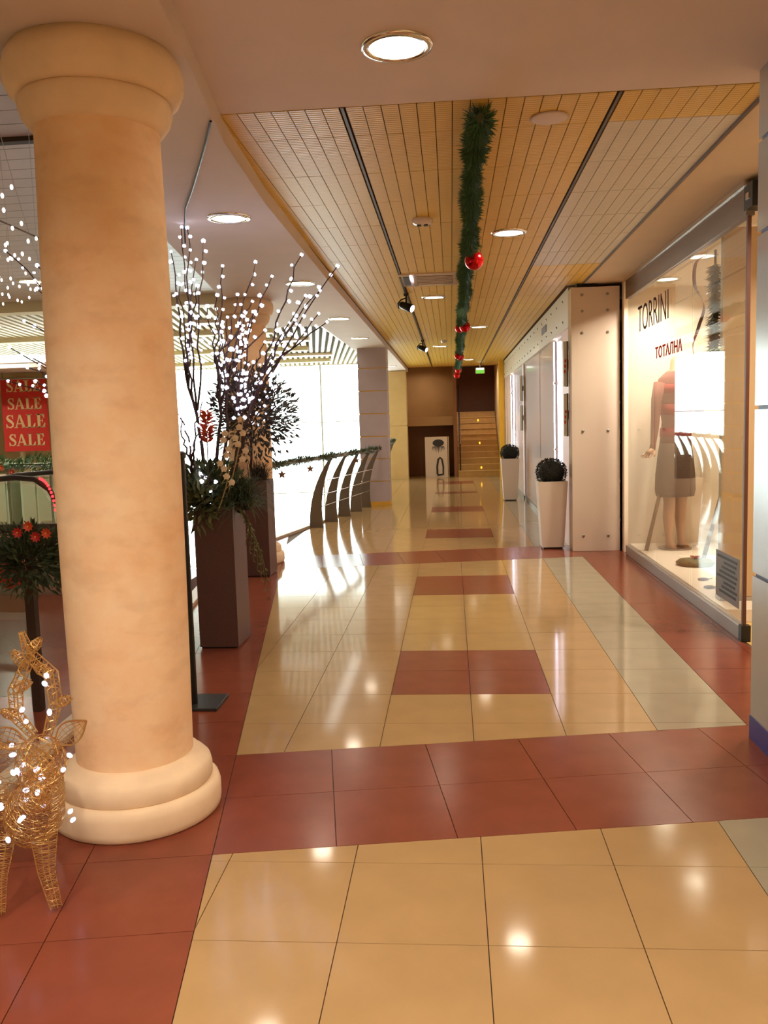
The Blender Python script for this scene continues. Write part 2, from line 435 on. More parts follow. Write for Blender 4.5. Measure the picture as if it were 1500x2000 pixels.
# atrium ceiling: grey planks, light beams, baffles
struct(MB().box(-13.2, -1.2, -7, 24.3, 3.34, 3.7).build('ceiling_atrium', mat('atrium_back', (120, 104, 96), .8)), 'dark void above the atrium baffles')
gp = MB()
for k in range(40):
    y = 3.0 + k * .2
    if y > 10.9: break
    for x0, x1 in ((-12, -9.2), (-9.17, -6.4), (-6.37, -3.6), (-3.57, -1.6)):
        gp.box(x0, x1, y + .004, y + .196, 3.25, 3.27)
A_C = struct(gp.build('ceiling_plank_field', M_PLANKG), 'grey metal plank ceiling above the atrium')
A_C['kind'] = 'stuff'; A_C['category'] = 'ceiling'
o = MB().box(-4.2, -2.35, 5.0, 5.06, 3.225, 3.26).build('dark_slot', M_DARK, A_C); 
beam_y = [11.05, 14.6, 18.2, 21.6]
for i, y in enumerate(beam_y):
    struct(MB().box(-13, -2.9 if i == 0 else -3.0, y, y + .28, 3.12, 3.34).build('trim_beam', mat('pale_beam', (226, 216, 186), .6)), 'pale cross beam between ceiling baffles')
bn = 0
SL = empty('baffle_ceiling', (0, 0, 0), 0, 'pale metal baffles fanning towards the bright window wall', 'ceiling grille')
for k in range(-20, 76):
    u = -.55 - k * .13
    p0 = None
    # baffle along rotated direction E2, clipped to x<-1.82, 11.3<y<23.9
    seg = []
    for t in [i * .1 for i in range(0, 160)]:
        v = 11.2 + t
        x = u * E1[0] + v * E2[0]; y = u * E1[1] + v * E2[1]
        if x < -1.86 and 11.35 < y < 23.85 and x > -12.8: seg.append((x, y))
    if len(seg) < 5: continue
    (xa, ya), (xb, yb) = seg[0], seg[-1]
    nx, ny = E1[0] * .034, E1[1] * .034
    MB().prism([(xa - nx, ya - ny), (xa + nx, ya + ny), (xb + nx, yb + ny), (xb - nx, yb - ny)], 3.2, 3.3).build('baffle', M_SLAT, SL)

def strip_light(loc, sx, sy, label):
    e = empty('strip_light', loc, 0, label, 'ceiling light', 'white strip lights in the atrium ceiling')
    MB().box(-sx / 2, sx / 2, -sy / 2, sy / 2, .0, .05).build('housing', M_WPANEL, e)
    MB().box(-sx / 2 + .012, sx / 2 - .012, -sy / 2 + .012, sy / 2 - .012, -.012, 0).build('diffuser', emat('strip_diffuser', (255, 252, 236), 2.6), e)
strip_light((-1.99, 14.6, 3.14), .2, 4.6, 'long white strip light at the right edge of the baffle ceiling')
strip_light((-3.3, 13.2, 3.14), 1.5, .18, 'white strip light across the baffles nearest the second column')
strip_light((-3.4, 16.4, 3.14), 1.5, .22, 'middle white strip light across the baffles')
strip_light((-3.5, 20.0, 3.14), 1.6, .22, 'white strip light across the baffles nearest the window wall')

# ------------------------------------------------------------------ enclosing walls
struct(MB().box(-13.2, 6.2, -7.2, -7, -4.4, 3.7).build('wall_back', M_CREAM), 'cream wall behind the viewer')
struct(MB().box(-13.4, -13.2, -7.2, 24.4, -4.4, 3.7).build('wall_left', M_CREAM), 'cream wall across the atrium')
struct(MB().box(6.0, 6.2, -7.2, 29, -.4, 3.7).build('wall_right', M_CREAM), 'cream wall behind the shops')
struct(MB().box(1.95, 2.05, -7, 3.4, 0, 3.35).build('wall_right_near', M_CREAM), 'cream wall beside the near pillar')
struct(MB().box(-1.95, 6.2, -7, 29.2, -4.4, -.36).build('wall_under_gallery', M_CREAM), 'cream wall below the gallery edge')
struct(MB().box(-2.0, 6.2, 3.0, 29.2, 3.35, 3.7).build('ceiling_upper', M_DARK), 'upper slab over the gallery')
struct(MB().box(-1.3, 6.2, -7, 3.0, 3.35, 3.7).build('ceiling_upper_near', M_DARK), 'upper slab over the near gallery')

# window wall at the end of the atrium
win = empty('window_1', (-7.4, 24.0, 0)); struct(win, 'tall white-lit glazed wall at the far end of the atrium')
mul = mat('mullion', (196, 198, 196), .4)
xs = [-13.2 + 7.4 + 0.0, -10.8 + 7.4, -8.4 + 7.4, -6.0 + 7.4, -3.6 + 7.4, -1.72 + 7.4]
zs = [-4.2, -2.4, -.35, 1.62, 3.2]
for x in xs: MB().box(x - .02, x + .02, -.03, .03, -4.2, 3.2).build('mullion', mul, win)
for z in zs: MB().box(xs[0], xs[-1], -.025, .025, z - .012, z + .012).build('transom', mul, win)
for a, b in zip(xs, xs[1:]):
    for z0, z1 in zip(zs, zs[1:]): MB().box(a + .02, b - .02, -.004, .004, z0 + .02, z1 - .02).build('pane', MATS['rail_glass'], win)
struct(MB().box(-13.2, -1.7, 23.95, 24.1, 3.2, 3.7).build('wall_window_head', M_SLAT), 'pale strip of wall above the window')

# ------------------------------------------------------------------ columns
def column(loc, label, h=ZS):
    e = empty('stone_column', (*loc, 0), 0, label, 'column', 'round stone columns')
    mb = MB(); mb.lathe([(.322, 0), (.331, .008), (.335, .03), (.335, .085), (.328, .108), (.312, .122), (.300, .124)], 64); mb.build('plinth_ring', M_CAP, e, smooth=True)
    mb = MB(); mb.lathe([(.300, .124), (.304, .13), (.304, .165), (.298, .19), (.284, .205), (.272, .21), (.258, .228), (.230, .24)], 64); mb.build('base_ring', M_CAP, e, smooth=True)
    mb = MB(); n = 28
    mb.lathe([(.227 + .014 * math.sin(PI * min(1, .06 + .9 * i / n)), .235 + (2.66 - .235) * i / n) for i in range(n + 1)], 64, cap=False); mb.build('shaft', M_COLUMN, e, smooth=True)
    mb = MB(); mb.lathe([(.232, 2.655), (.246, 2.668), (.270, 2.70), (.280, 2.735), (.282, 2.755), (.274, 2.765)], 64); mb.build('neck_ring', M_CAP, e, smooth=True)
    mb = MB(); mb.lathe([(.274, 2.765), (.310, 2.785), (.325, 2.82), (.328, 2.86), (.320, 2.90), (.302, 2.915), (.302, h)], 64); mb.build('capital_ring', M_CAP, e, smooth=True)
    return e
column((-1.312, 3.30), 'large peach stone column in the left foreground')
column((-2.27, 9.60), 'peach stone column farther back behind the lit branches')

# ------------------------------------------------------------------ square pillars
def pillar(name, x0, x1, y0, y1, h, panel, joint, cuts, base_h, label, cat='pillar'):
    e = empty(name, ((x0 + x1) / 2, (y0 + y1) / 2, 0), 0, label, cat); hx, hy = (x1 - x0) / 2, (y1 - y0) / 2
    MB().box(-hx + .012, hx - .012, -hy + .012, hy - .012, 0, h).build('joint_core', joint, e)
    MB().box(-hx - .004, hx + .004, -hy - .004, hy + .004, 0, base_h).build('base_band', joint, e)
    zz = [base_h] + cuts + [h]
    for a, b in zip(zz, zz[1:]):
        o = MB().box(-hx, hx, -hy, hy, a + (.018 if a != base_h else 0), b).build('panel', panel, e)
    return e
pillar('clad_pillar', -1.71, -1.18, 16.05, 16.6, ZS, M_LAV, M_LAVY, [.45, .87, 1.29, 1.71, 2.13, 2.55], .075, 'lavender panelled pillar with yellow joint lines at the railing end')
pillar('clad_pillar', 1.385, 1.95, 3.42, 4.08, ZC, M_PGREY, M_PBLUE, [.78, 1.55, 2.32, 2.72], .11, 'grey metal clad pillar with blue joints cut by the right frame edge')
pillar('stone_pillar', -1.67, -1.19, 23.3, 23.8, 2.92, M_BEIGEW, M_BEIGEW, [1.45], .03, 'beige stone pillar left of the far stairwell')
pillar('yellow_pillar', 1.24, 1.42, 22.3, 22.6, ZC, M_YELW, M_YELW, [1.6], .03, 'narrow yellow pillar right of the far stairs')

# ------------------------------------------------------------------ far stairwell
struct(MB().box(-1.7, 2.5, 27.0, 27.2, -.4, 3.7).build('wall_far', M_DBROWN), 'dark brown wall above the far stairs')
struct(MB().box(1.35, 1.5, 22.3, 27.0, -.4, 3.7).build('wall_stair_side', M_BEIGEW), 'beige wall beside the far stairs')
struct(MB().box(-1.9, -1.7, 23.8, 27.2, -.4, 3.7).build('wall_stair_left', M_BEIGEW), 'beige wall left of the stairwell')
struct(MB().box(-1.7, 1.5, 24.0, 27.1, -.35, -.01).build('floor_stairwell', M_STEP), 'floor under the far stairs')
struct(MB().box(-1.7, .1, 25.4, 25.5, 1.5, 3.35).build('wall_stair_upper', M_BROWNW), 'light brown wall above the stair niche')
struct(MB().box(-1.7, .1, 24.9, 25.0, 0, 1.45).build('wall_niche', mat('niche_brown', (128, 84, 52), .7)), 'brown wall of the niche under the stair landing')
struct(MB().box(-1.7, .16, 24.2, 25.4, 1.43, 1.68).build('trim_landing', mat('landing_stone', (178, 138, 90), .6)), 'stone landing slab of the far stairs')
struct(MB().box(.06, .16, 23.95, 27.0, 0, 3.3).build('wall_stair_divider', mat('divider', (140, 92, 62), .7)), 'brown divider wall beside the far stairs')
struct(MB().box(-1.7, 1.5, 24.3, 27.1, 3.2, 3.35).build('ceiling_stairwell', M_CREAMSOF), 'stairwell ceiling')
st = empty('staircase', (.75, 23.7, 0), 0, 'straight stone staircase climbing at the far end of the corridor', 'stairs')
for k in range(11):
    o = MB().box(-.58, .58, k * .28, k * .28 + .36, k * .163 if k else 0, (k + 1) * .163).build('step', M_STEP, st)
    MB().box(-.58, .58, k * .28 - .02, k * .28 + .06, (k + 1) * .163, (k + 1) * .163 + .012).build('nosing', mat('nosing', (226, 192, 130), .4), st)
for k in (1, 5, 9): MB().box(.04, .075, k * .28 - .008, k * .28 + .0, (k + .3) * .163, (k + .62) * .163).build('step_light', emat('amber_light', (255, 180, 40), 4.0), st)
MB().tube([(-.52, .1, .9), (-.52, 2.9, 2.6)], .02, 8).build('handrail', M_BLACK, st)
MB().tube([(-.52, .1, .1), (-.52, .1, .9)], .018, 8).build('handrail_post', M_BLACK, st)
ds = empty('display_stand', (-.43, 24.0, 0), 0, 'white display stand with dark pictures in the niche by the stairs', 'display stand')
MB().box(-.31, .31, -.05, .05, 0, 1.12).build('board', M_WPANEL, ds)
MB().box(.325, .35, -.06, .06, 0, 1.12).build('side_frame', M_CHROME, ds)
ink = mat('ink', (48, 44, 46), .6)
mb = MB(); mb.ell((.06, -.055, .95), (.16, .006, .1), 14, 6); 
for k in range(9): mb.blade((.06 + (k - 4) * .035, -.056, .86), ((k - 4) * .08, 0, -1), (1, 0, 0), .2 - abs(k - 4) * .02, .03)
mb.build('picture', ink, ds)
MB().box(-.05, .28, -.058, -.05, .62, .66).build('shelf', M_WPANEL, ds)
mb = MB(); mb.tube([(.02, -.06, .08), (.015, -.06, .3), (.05, -.06, .5), (.1, -.06, .54), (.15, -.06, .5), (.185, -.06, .3), (.18, -.06, .08), (.02, -.06, .06)], .026, 6); mb.build('emblem', ink, ds)

ex = empty('exit_sign', (.78, 22.9, 2.83), 0, 'green lit exit sign hanging above the far stairs', 'sign')
MB().box(-.12, .12, -.03, .03, -.075, .075).build('case', M_WPANEL, ex); MB().box(-.11, .11, -.034, -.03, -.07, .02).build('face', emat('exit_green', (120, 200, 70), 1.2), ex); MB().box(-.09, .09, -.05, -.03, .025, .07).build('lamp', emat('exit_lamp', (250, 255, 230), 4.0), ex)
MB().tube([(0, 0, .075), (0, 0, .2)], .01, 6).build('hanger', M_WPANEL, ex)

# ------------------------------------------------------------------ downlights
def downlight_proto():
    e = empty('downlight')
    mb = MB(); mb.lathe([(.112, -.002), (.114, -.012), (.140, -.010), (.146, -.003), (.146, .004)], 40, cap=False); mb.build('trim_ring', M_CHROME, e, smooth=True)
    mb = MB(); mb.lathe([(.0, -.006), (.112, -.006)], 40, cap=False); mb.build('lens', M_LAMP, e)
    return e
DL0 = downlight_proto(); dl_used = [False]
def downlight(x, y, z, label, watts=None, grp='round recessed downlights'):
    e = DL0 if not dl_used[0] else copy_tree(DL0); dl_used[0] = True
    e.location = (x, y, z); tag(e, label, 'ceiling light', grp)
    ld = bpy.data.lights.new('downlight_lamp', 'AREA'); ld.shape = 'DISK'; ld.size = .2; ld.energy = watts if watts else LAMP; ld.color = WARM; ld.spread = math.radians(150)
    lo = bpy.data.objects.new('downlight_lamp', ld); COL.objects.link(lo); lo.parent = e; lo.location = (0, 0, -.016)
    return e
cor = [(-.184, 3.596, 'large round downlight nearest the viewer'), (.494, 7.156, 'round downlight right of the garland above the red square'),
       (-.178, 10.575, 'round downlight beside the ceiling vent'), (.472, 14.08, 'small round downlight right of the garland before the second bauble'),
       (-.183, 17.4, 'small distant downlight left of the garland'), (.467, 21.44, 'farthest downlight right of the garland')]
for x, y, l in cor: downlight(x, y, ZC, l)
sof = [(5.806, 'round downlight in the white soffit above the lit branches'), (8.549, 'second downlight along the white soffit, above the twig tips'),
       (11.47, 'third downlight along the white soffit'), (14.15, 'fourth downlight along the white soffit, above the lavender pillar'),
       (21.35, 'farthest downlight in the white soffit behind the lavender pillar')]
for y, l in sof: downlight(-1.447, y, ZS, l)
downlight(-4.7, 9.6, 3.25, 'round downlight above the atrium left of the big column')
downlight(.75, 24.9, 3.2, 'added fill downlight over the far stairs', 18, 'downlights in the stairwell'); downlight(-.75, 24.6, 3.2, 'added fill downlight over the stair landing', 8, 'downlights in the stairwell')  # both lamps added to brighten the stairs and niche
downlight(-7.0, 12.9, 3.19, 'added fill downlight in front of the red sale banner', 110, 'added fill downlights across the atrium')  # strong lamp added to brighten the banner
behind = [(.9, 1.2, ZC, 'first added fill downlight behind the viewer on the right'), (.5, -.4, ZC, 'second added fill downlight behind the viewer on the right'), (-.2, .6, ZC, 'added fill downlight just behind the viewer'),
          (1.1, -2.4, ZC, 'third added fill downlight behind the viewer on the right'), (-.18, -2.6, ZC, 'added fill downlight midway behind the viewer'), (.4, -4.8, ZC, 'farthest added fill downlight behind the viewer'),
          (-1.9, 1.2, ZS, 'added fill downlight in the soffit left of the viewer'), (-1.9, -1.6, ZS, 'added fill downlight in the soffit behind the viewer'), (-3.2, .2, ZS, 'added fill downlight in the soffit farther left of the viewer'), (-3.2, -3.4, ZS, 'added fill downlight in the soffit far behind the viewer')]
for x, y, z, l in behind: downlight(x, y, z, l, 22, 'added fill downlights behind the viewer')  # unseen lamps added as warm frontal fill, stronger than the visible downlights
for k, (x, y) in enumerate([(-8.5, 8), (-8.5, 12.), (-5.6, 13.)]):
    downlight(x, y, 3.25 if y < 11 else 3.19, ('added fill downlight over the middle of the atrium', 'added fill downlight above the escalator side of the sale shop', 'added fill downlight at the right end of the sale shop')[k], 60, grp='added fill downlights across the atrium')  # extra lamps added to lift the light around the sale shop

# ------------------------------------------------------------------ ceiling fittings
ac = empty('air_diffuser', (-.2, 9.25, ZC), 0, 'white slatted air diffuser set in the plank ceiling', 'air vent')
MB().box(-.30, .30, -.38, .38, -.012, .004).build('frame', M_WPANEL, ac)
MB().box(-.12, .25, -.26, .26, -.016, -.012).build('grille', mat('grille', (150, 128, 112), .6), ac)
for k in range(6): MB().box(-.12, .25, -.25 + k * .09, -.235 + k * .09, -.024, -.014).build('vane', M_WPANEL, ac)
MB().box(-.26, -.2, -.25, .25, -.016, -.012).build('slot', M_DARK, ac)
sd = empty('smoke_detector', (-.18, 6.556, ZC), 0, 'small white smoke detector on the plank ceiling', 'smoke detector')
mb = MB(); mb.lathe([(.075, 0), (.078, -.02), (.06, -.04), (.0, -.045)], 28, cap=False); mb.build('body', M_WPANEL, sd, smooth=True)
for sx in (-.025, .025): MB().box(sx - .015, sx + .015, -.02, .02, -.05, -.038).build('vent', M_BLACK, sd)
for x, y, l in ((-.5, 16.2, 'small round sensor on the far plank ceiling'),):
    e = empty('ceiling_sensor', (-.1, 16.2, ZC), 0, l, 'sensor'); mb = MB(); mb.lathe([(.06, 0), (.055, -.04), (0, -.05)], 20, cap=False); mb.build('body', M_WPANEL, e, smooth=True)
fl = empty('flush_panel', (.52, 4.52, ZC), 0, 'pale round access cover at the near end of the plank ceiling', 'ceiling cover')
mb = MB(); mb.lathe([(.09, .0), (.095, -.006), (.08, -.01), (0, -.012)], 32, cap=False); mb.build('cover', M_WHITE, fl, smooth=True)
def spot(x, y, label):
    e = empty('track_spotlight', (x, y, ZC), 0, label, 'spotlight', 'black track spotlights')
    MB().lathe([(.03, 0), (.03, -.03)], 16).build('mount', M_BLACK, e)
    MB().tube([(0, 0, -.02), (.0, 0, -.12)], .012, 8).build('stem', M_BLACK, e)
    mb = MB(); mb.tube([(-.09, 0, -.17), (-.10, 0, -.11), (-.06, 0, -.07), (0, 0, -.05)], .008, 6); mb.build('cable', M_BLACK, e)
    d = Vector((.8, -.45, -.38)).normalized(); c = Vector((.0, 0, -.15))
    mb = MB(); mb.tube([c - d * .10, c - d * .07, c + d * .08, c + d * .085], [.025, .042, .05, .046], 18); mb.build('can', M_BLACK, e, smooth=True)
    mb = MB(); mb.tube([c + d * .086, c + d * .092], [.042, .02], 18); mb.build('lens', emat('spot_lens', (255, 225, 235), 8.0), e)
    return e
spot(-.49, 10.2, 'black track spotlight below the air diffuser'); spot(-.49, 16.0, 'black track spotlight farther along the ceiling')
MB_rail = MB().box(-.5, -.48, 9.0, 22, ZC - .02, ZC - .004).build('spotlight_track', M_BLACK); tag(MB_rail, 'thin black lighting track running along the plank ceiling', 'track')
cbl = MB(); cbl.tube([(-1.07, 4.1, 3.0), (-1.06, 4.0, 2.925), (-1.152, 4.24, 2.915), (-1.287, 4.59, 2.915), (-1.471, 5.06, 2.915), (-1.632, 5.45, 2.915), (-1.75, 5.8, 2.88), (-1.78, 5.9, 2.8)], .006, 6)
tag(cbl.build('power_cable', M_BLACK), 'thin dark cable hanging from the ceiling corner to the lit branches', 'cable')

# ------------------------------------------------------------------ garlands
def garland(name, pts, r, dens, label, mats=M_NEEDLE, core=.02, loc=None, nl=.055, wd=.008):
    e = empty(name, pts[0], 0, label, 'garland'); P = [Vector(p) - Vector(pts[0]) for p in pts]
    MB().tube(P, core, 6).build('core', M_LEAF, e)
    mb = MB(); L_ = [0]
    for a, b in zip(P, P[1:]): L_.append(L_[-1] + (b - a).length)
    n = int(L_[-1] * dens)
    for k in range(n):
        s = random.random() * L_[-1]; i = max(j for j in range(len(P) - 1) if L_[j] <= s); t = (s - L_[i]) / max(1e-6, L_[i + 1] - L_[i])
        c = P[i].lerp(P[i + 1], t); ax = (P[i + 1] - P[i]).normalized()
        d = Vector((random.gauss(0, 1), random.gauss(0, 1), random.gauss(0, 1))); d = (d - ax * d.dot(ax)).normalized()
        rr = r * (.85 + .22 * math.sin(s * 5.1) + .16 * math.sin(s * 13.7 + 1))
        st_ = c + d * rr * random.uniform(.1, .65); dd = (d + ax * random.uniform(-.9, .9)).normalized()
        mb.blade(st_, dd, dd.cross(Vector((random.random(), random.random(), random.random() + .1))), min(nl, rr * .7) * random.uniform(.7, 1.2), wd, seg=1)
    tag(mb.build('needles', mats, e), kind='stuff'); return e
cg = [(.16 + .012 * math.sin(y * 2.1) + .002 * (y - 4), y, 2.965 - .0095 * (y - 4.2) - .012 * abs(math.sin(y * .62))) for y in [4.25 + .45 * k for k in range(40)]]
garland('ceiling_garland', cg, .078, 2600, 'long dark green tinsel garland hanging along the corridor ceiling', nl=.045, wd=.009)
def bauble(loc, r, label):
    e = empty('bauble', loc, 0, label, 'bauble', 'red baubles on the ceiling garland')
    mb = MB(); mb.ell((0, 0, 0), r, 24, 14); mb.build('ball', M_BALL, e, smooth=True)
    MB().lathe([(.016, r * .97), (.016, r + .02), (.008, r + .026)], 12).build('cap', M_CHROME, e)
    MB().tube([(0, 0, r + .02), (0, 0, r + .06)], .003, 5).build('hook', M_CHROME, e)
bauble((.215, 7.25, 2.84), .078, 'largest red bauble, nearest on the ceiling garland')
for (x, y, z, r, l) in ((.215, 12.0, 2.815, .075, 'second red bauble along the ceiling garland'), (.145, 12.3, 2.83, .065, 'red bauble half hidden behind the second one on the garland'),
                        (.20, 16.9, 2.77, .075, 'third red bauble along the ceiling garland'), (.15, 16.6, 2.76, .06, 'paler red bauble left of the third one'),
                        (.19, 20.6, 2.73, .075, 'farthest red bauble hanging near the garland end'), (.16, 20.8, 2.62, .075, 'red bauble hanging lowest at the garland end')):
    bauble((x, y, z), r, l)

# ------------------------------------------------------------------ far railing with fin posts
rail = empty('fin_railing', (-2.2, 12.8, 0), 0, 'steel railing with curved fin posts ending at the lavender pillar', 'railing')
M_FIN = mat('fin_metal', (112, 98, 84), .4, metal=.4)
def fin(y, parent, base):
    p, t, n = edge_at(y, .06); prof_o, prof_i = [], []
    for i in range(9):
        s = i / 8; z = 1.06 * s; x = .42 * s ** 2.2 * .85
        wd = .18 * (1 - s) ** .8 + .035
        prof_o.append((x, z)); prof_i.append((x + wd, z))
    mb = MB(); poly = prof_o + prof_i[::-1]
    vs = []; 
    for th in (-.014, .014):
        for x, z in poly: vs.append((p.x + n.x * x + t.x * th - base[0], p.y + n.y * x + t.y * th - base[1], z))
    k = len(poly); fs = []
    h = k // 2
    for i in range(h - 1):
        fs.append((i, i + 1, k - 2 - i, k - 1 - i)); fs.append((k + i, 2 * k - 1 - i, 2 * k - 2 - i, k + i + 1))
    fs += [(i, (i + 1) % k, k + (i + 1) % k, k + i) for i in range(k)]
    mb.add(vs, fs); mb.build('fin_post', M_FIN, parent)
FY = [12.8, 13.55, 14.3, 15.05, 15.75]
for y in FY: fin(y, rail, (-2.2, 12.8))
def offs(y, x, z, base): p, t, n = edge_at(y, .06 + x); return (p.x - base[0], p.y - base[1], z)
for (dx, z) in ((.19, .32), (.22, .5), (.3, .72)):
    MB().tube([offs(y, dx, z, (-2.2, 12.8)) for y in [12.8 + .25 * k for k in range(13)]], .009, 6).build('cable_rail', M_CHROME, rail)
hr = [offs(y, .40 * .85 + .03, 1.07, (-2.2, 12.8)) for y in [9.95 + .3 * k for k in range(21)]]
MB().tube(hr, .03, 10).build('handrail', M_STEEL, rail)
garland('railing_garland', [(a + random.uniform(-.01, .01) - 2.2, b + 12.8, c + .005) for a, b, c in hr], .07, 700, 'fir garland with leaves draped on the fin railing beside the window', M_LEAF, nl=.09, wd=.012)
for k, y in enumerate((10.6, 11.9, 14.2)):
    p = offs(y, .37, .99, (0, 0)); e = empty('leaf_star', p, 0, ('small brown star ornament under the garland near the column', 'small brown star ornament hanging mid garland', 'small brown star ornament near the fin posts')[k], 'ornament', 'brown stars on the railing garland')
    mb = MB(); pts = [((.06 if i % 2 == 0 else .026) * math.sin(i * PI / 5), (.06 if i % 2 == 0 else .026) * math.cos(i * PI / 5)) for i in range(10)]
    mb.add([(x, -.006, z - .05) for x, z in pts] + [(x, .006, z - .05) for x, z in pts] + [(0, -.016, -.05), (0, .016, -.05)],
           [(i, (i + 1) % 10, 20) for i in range(10)] + [(10 + (i + 1) % 10, 10 + i, 21) for i in range(10)] + [(i, 10 + i, 10 + (i + 1) % 10, (i + 1) % 10) for i in range(10)])
    mb.build('star', mat('star_brown', (126, 78, 50), .6), e); MB().tube([(0, 0, 0), (0, 0, .05)], .003, 4).build('loop', M_TWIG, e)
rail2 = empty('fin_railing', (-1.95, 20, 0), 0, 'farther stretch of fin railing behind the lavender pillar', 'railing')
for y in [17.2, 18.0, 18.8, 19.6, 20.4, 21.2, 22.0, 22.8]: fin(y, rail2, (-1.95, 20))
hr2 = [offs(y, .40 * .85 + .03, 1.07, (-1.95, 20)) for y in [16.7 + .3 * k for k in range(22)]]
MB().tube(hr2, .03, 10).build('handrail', M_STEEL, rail2)
garland('railing_garland', [(a - 1.95, b + 20, c + .005) for a, b, c in hr2], .07, 500, 'fir garland on the railing behind the lavender pillar', M_LEAF, nl=.09, wd=.012)
# ------------------------------------------------------------------ near glass balustrade
bal = empty('glass_balustrade', (-2.0, 4.5, 0), 0, 'glass balustrade with dark posts behind the large column', 'balustrade')
BY = [4.6, 5.8, 7.0]
B0 = (-2.0, 4.5)
for y in BY:
    p = offs(y, -.04, 0, B0); MB().box(p[0] - .025, p[0] + .025, p[1] - .025, p[1] + .025, .0, 1.0).build('post', mat('dark_post', (70, 54, 46), .4, metal=.4), bal)
for a, b in zip(BY, BY[1:]):
    A = offs(a + .06, -.04, 0, B0); B = offs(b - .06, -.04, 0, B0)
    MB().prism([(A[0] - .005, A[1]), (A[0] + .005, A[1]), (B[0] + .005, B[1]), (B[0] - .005, B[1])], .08, .95).build('pane', M_RAILGLASS, bal)
MB().tube([offs(y, -.04, 1.02, B0) for y in [4.5 + .3 * k for k in range(10)]], .025, 10).build('handrail', MATS['dark_post'], bal)
MB().tube([offs(y, -.04, .12, B0) for y in [4.5 + .3 * k for k in range(10)]], .015, 8).build('lower_rail', M_STEEL, bal)
for x in (-.33, -.95, -1.57): MB().box(x - .025, x + .025, -.02, .03, 0, 1.0).build('post', MATS['dark_post'], bal)
for x in (-.95, -.33): MB().box(x - .585, x - .035, -.005, .005, .08, .95).build('pane', M_RAILGLASS, bal)
MB().tube([(-.05, .05, 1.02), (-1.6, .0, 1.02)], .025, 10).build('handrail', MATS['dark_post'], bal)
ps = empty('post_stand', (-1.468, 4.56, 0), 0, 'slim black post on a flat square base beside the large column', 'stand')
bevel(MB().box(-.02, .16, -.09, .17, 0, .018).build('base_plate', mat('base_black', (40, 36, 36), .5), ps), .004)
MB().tube([(.0, 0, .018), (.0, 0, 1.38)], .027, 14).build('pole', M_BLACK, ps)
MB().lathe([(.027, 1.38), (.034, 1.385), (.034, 1.41), (.02, 1.42)], 16).build('cap', M_BLACK, ps)

# ------------------------------------------------------------------ planters with arrangements
def planter(x0, x1, y0, y1, h, label):
    e = empty('tall_planter', ((x0 + x1) / 2, (y0 + y1) / 2, 0), 0, label, 'planter', 'tall brown planters'); hx, hy = (x1 - x0) / 2, (y1 - y0) / 2; t = .018
    mb = MB(); mb.box(-hx, hx, -hy, -hy + t, .012, h); mb.box(-hx, hx, hy - t, hy, .012, h); mb.box(-hx, -hx + t, -hy + t, hy - t, .012, h); mb.box(hx - t, hx, -hy + t, hy - t, .012, h)
    mb.build('body', M_PLANTER, e)
    MB().box(-hx + .01, hx - .01, -hy + .01, hy - .01, 0, .03).build('foot', M_BLACK, e)
    MB().box(-hx + t, hx - t, -hy + t, hy - t, h - .08, h - .04).build('soil', M_SOIL, e); return e
planter(-1.79, -1.515, 5.79, 6.15, .99, 'tall brown square planter nearest the large column')
planter(-2.17, -1.89, 8.63, 8.98, .99, 'tall brown square planter in front of the second column')

BUD = MB(); 
for k in range(3):
    a = k * 2.1; BUD.ell((.007 * math.cos(a), .007 * math.sin(a), .008), (.0085, .0085, .012), 6, 4)
BUD_ME = BUD.mesh('bulb', M_LEDW)
def curve(a, b, bend, n=10):
    a, b = Vector(a), Vector(b); mid = (a + b) / 2 + Vector(bend)
    return [a * (1 - t) ** 2 + mid * 2 * t * (1 - t) + b * t * t for t in [i / n for i in range(n + 1)]]
def lit_branch(base, hub, tips, label, nb=7):
    e = empty('lit_branch', base, 0, label, 'lit branch', 'branches with white light buds')
    B = Vector(base); rs = random.Random(hash(label) % 1000 if False else len(label) * 7 + int(abs(hub[0]) * 100))
    stem = curve((0, 0, 0), Vector(hub) - B, (rs.uniform(-.08, .08), rs.uniform(-.08, .08), .1), 10)
    stem = [p + Vector((rs.uniform(-.012, .012), rs.uniform(-.012, .012), 0)) * (0 < i < 10) for i, p in enumerate(stem)]
    mb = MB(); mb.tube(stem, [.016 - .0007 * i for i in range(11)], 6); tw = MB(); buds = []
    for tp in tips:
        tp = Vector(tp) - B; st_ = stem[rs.randint(6, 10)]
        c = curve(st_, tp, ((tp.x - st_.x) * -.12 + rs.uniform(-.03, .03), rs.uniform(-.04, .04), rs.uniform(-.06, .02)), 10)
        c = [p + Vector((rs.uniform(-.016, .016), rs.uniform(-.016, .016), 0)) * (0 < i < 10) for i, p in enumerate(c)]
        tw.tube(c, [.0085 - .0005 * i for i in range(11)], 5)
        L_ = (c[-1] - c[0]).length; k = max(3, int(L_ / .085))
        for j in range(k):
            t = 1 - .82 * j / k; f = t * 10; i = min(9, int(f)); p = c[i].lerp(c[i + 1], f - i)
            ax = (c[i + 1] - c[i]).normalized()
            off = Vector((rs.uniform(-1, 1), rs.uniform(-1, 1), rs.uniform(-.2, 1))).normalized() * (0 if j == 0 else .022)
            if j: tw.tube([p, p + off], [.002, .002], 3)
            buds.append((p + off, (ax + off * 20).normalized()))
    mb.build('stem', M_TWIG, e); twig = tw.build('twigs', M_TWIG, e)
    for p, d in buds:
        q = d.to_track_quat('Z', 'Y'); o = link('bulb', BUD_ME, twig, p); o.rotation_mode = 'QUATERNION'; o.rotation_quaternion = q
        s = rs.uniform(.7, 1.1); o.scale = (s, s, s)
    return e
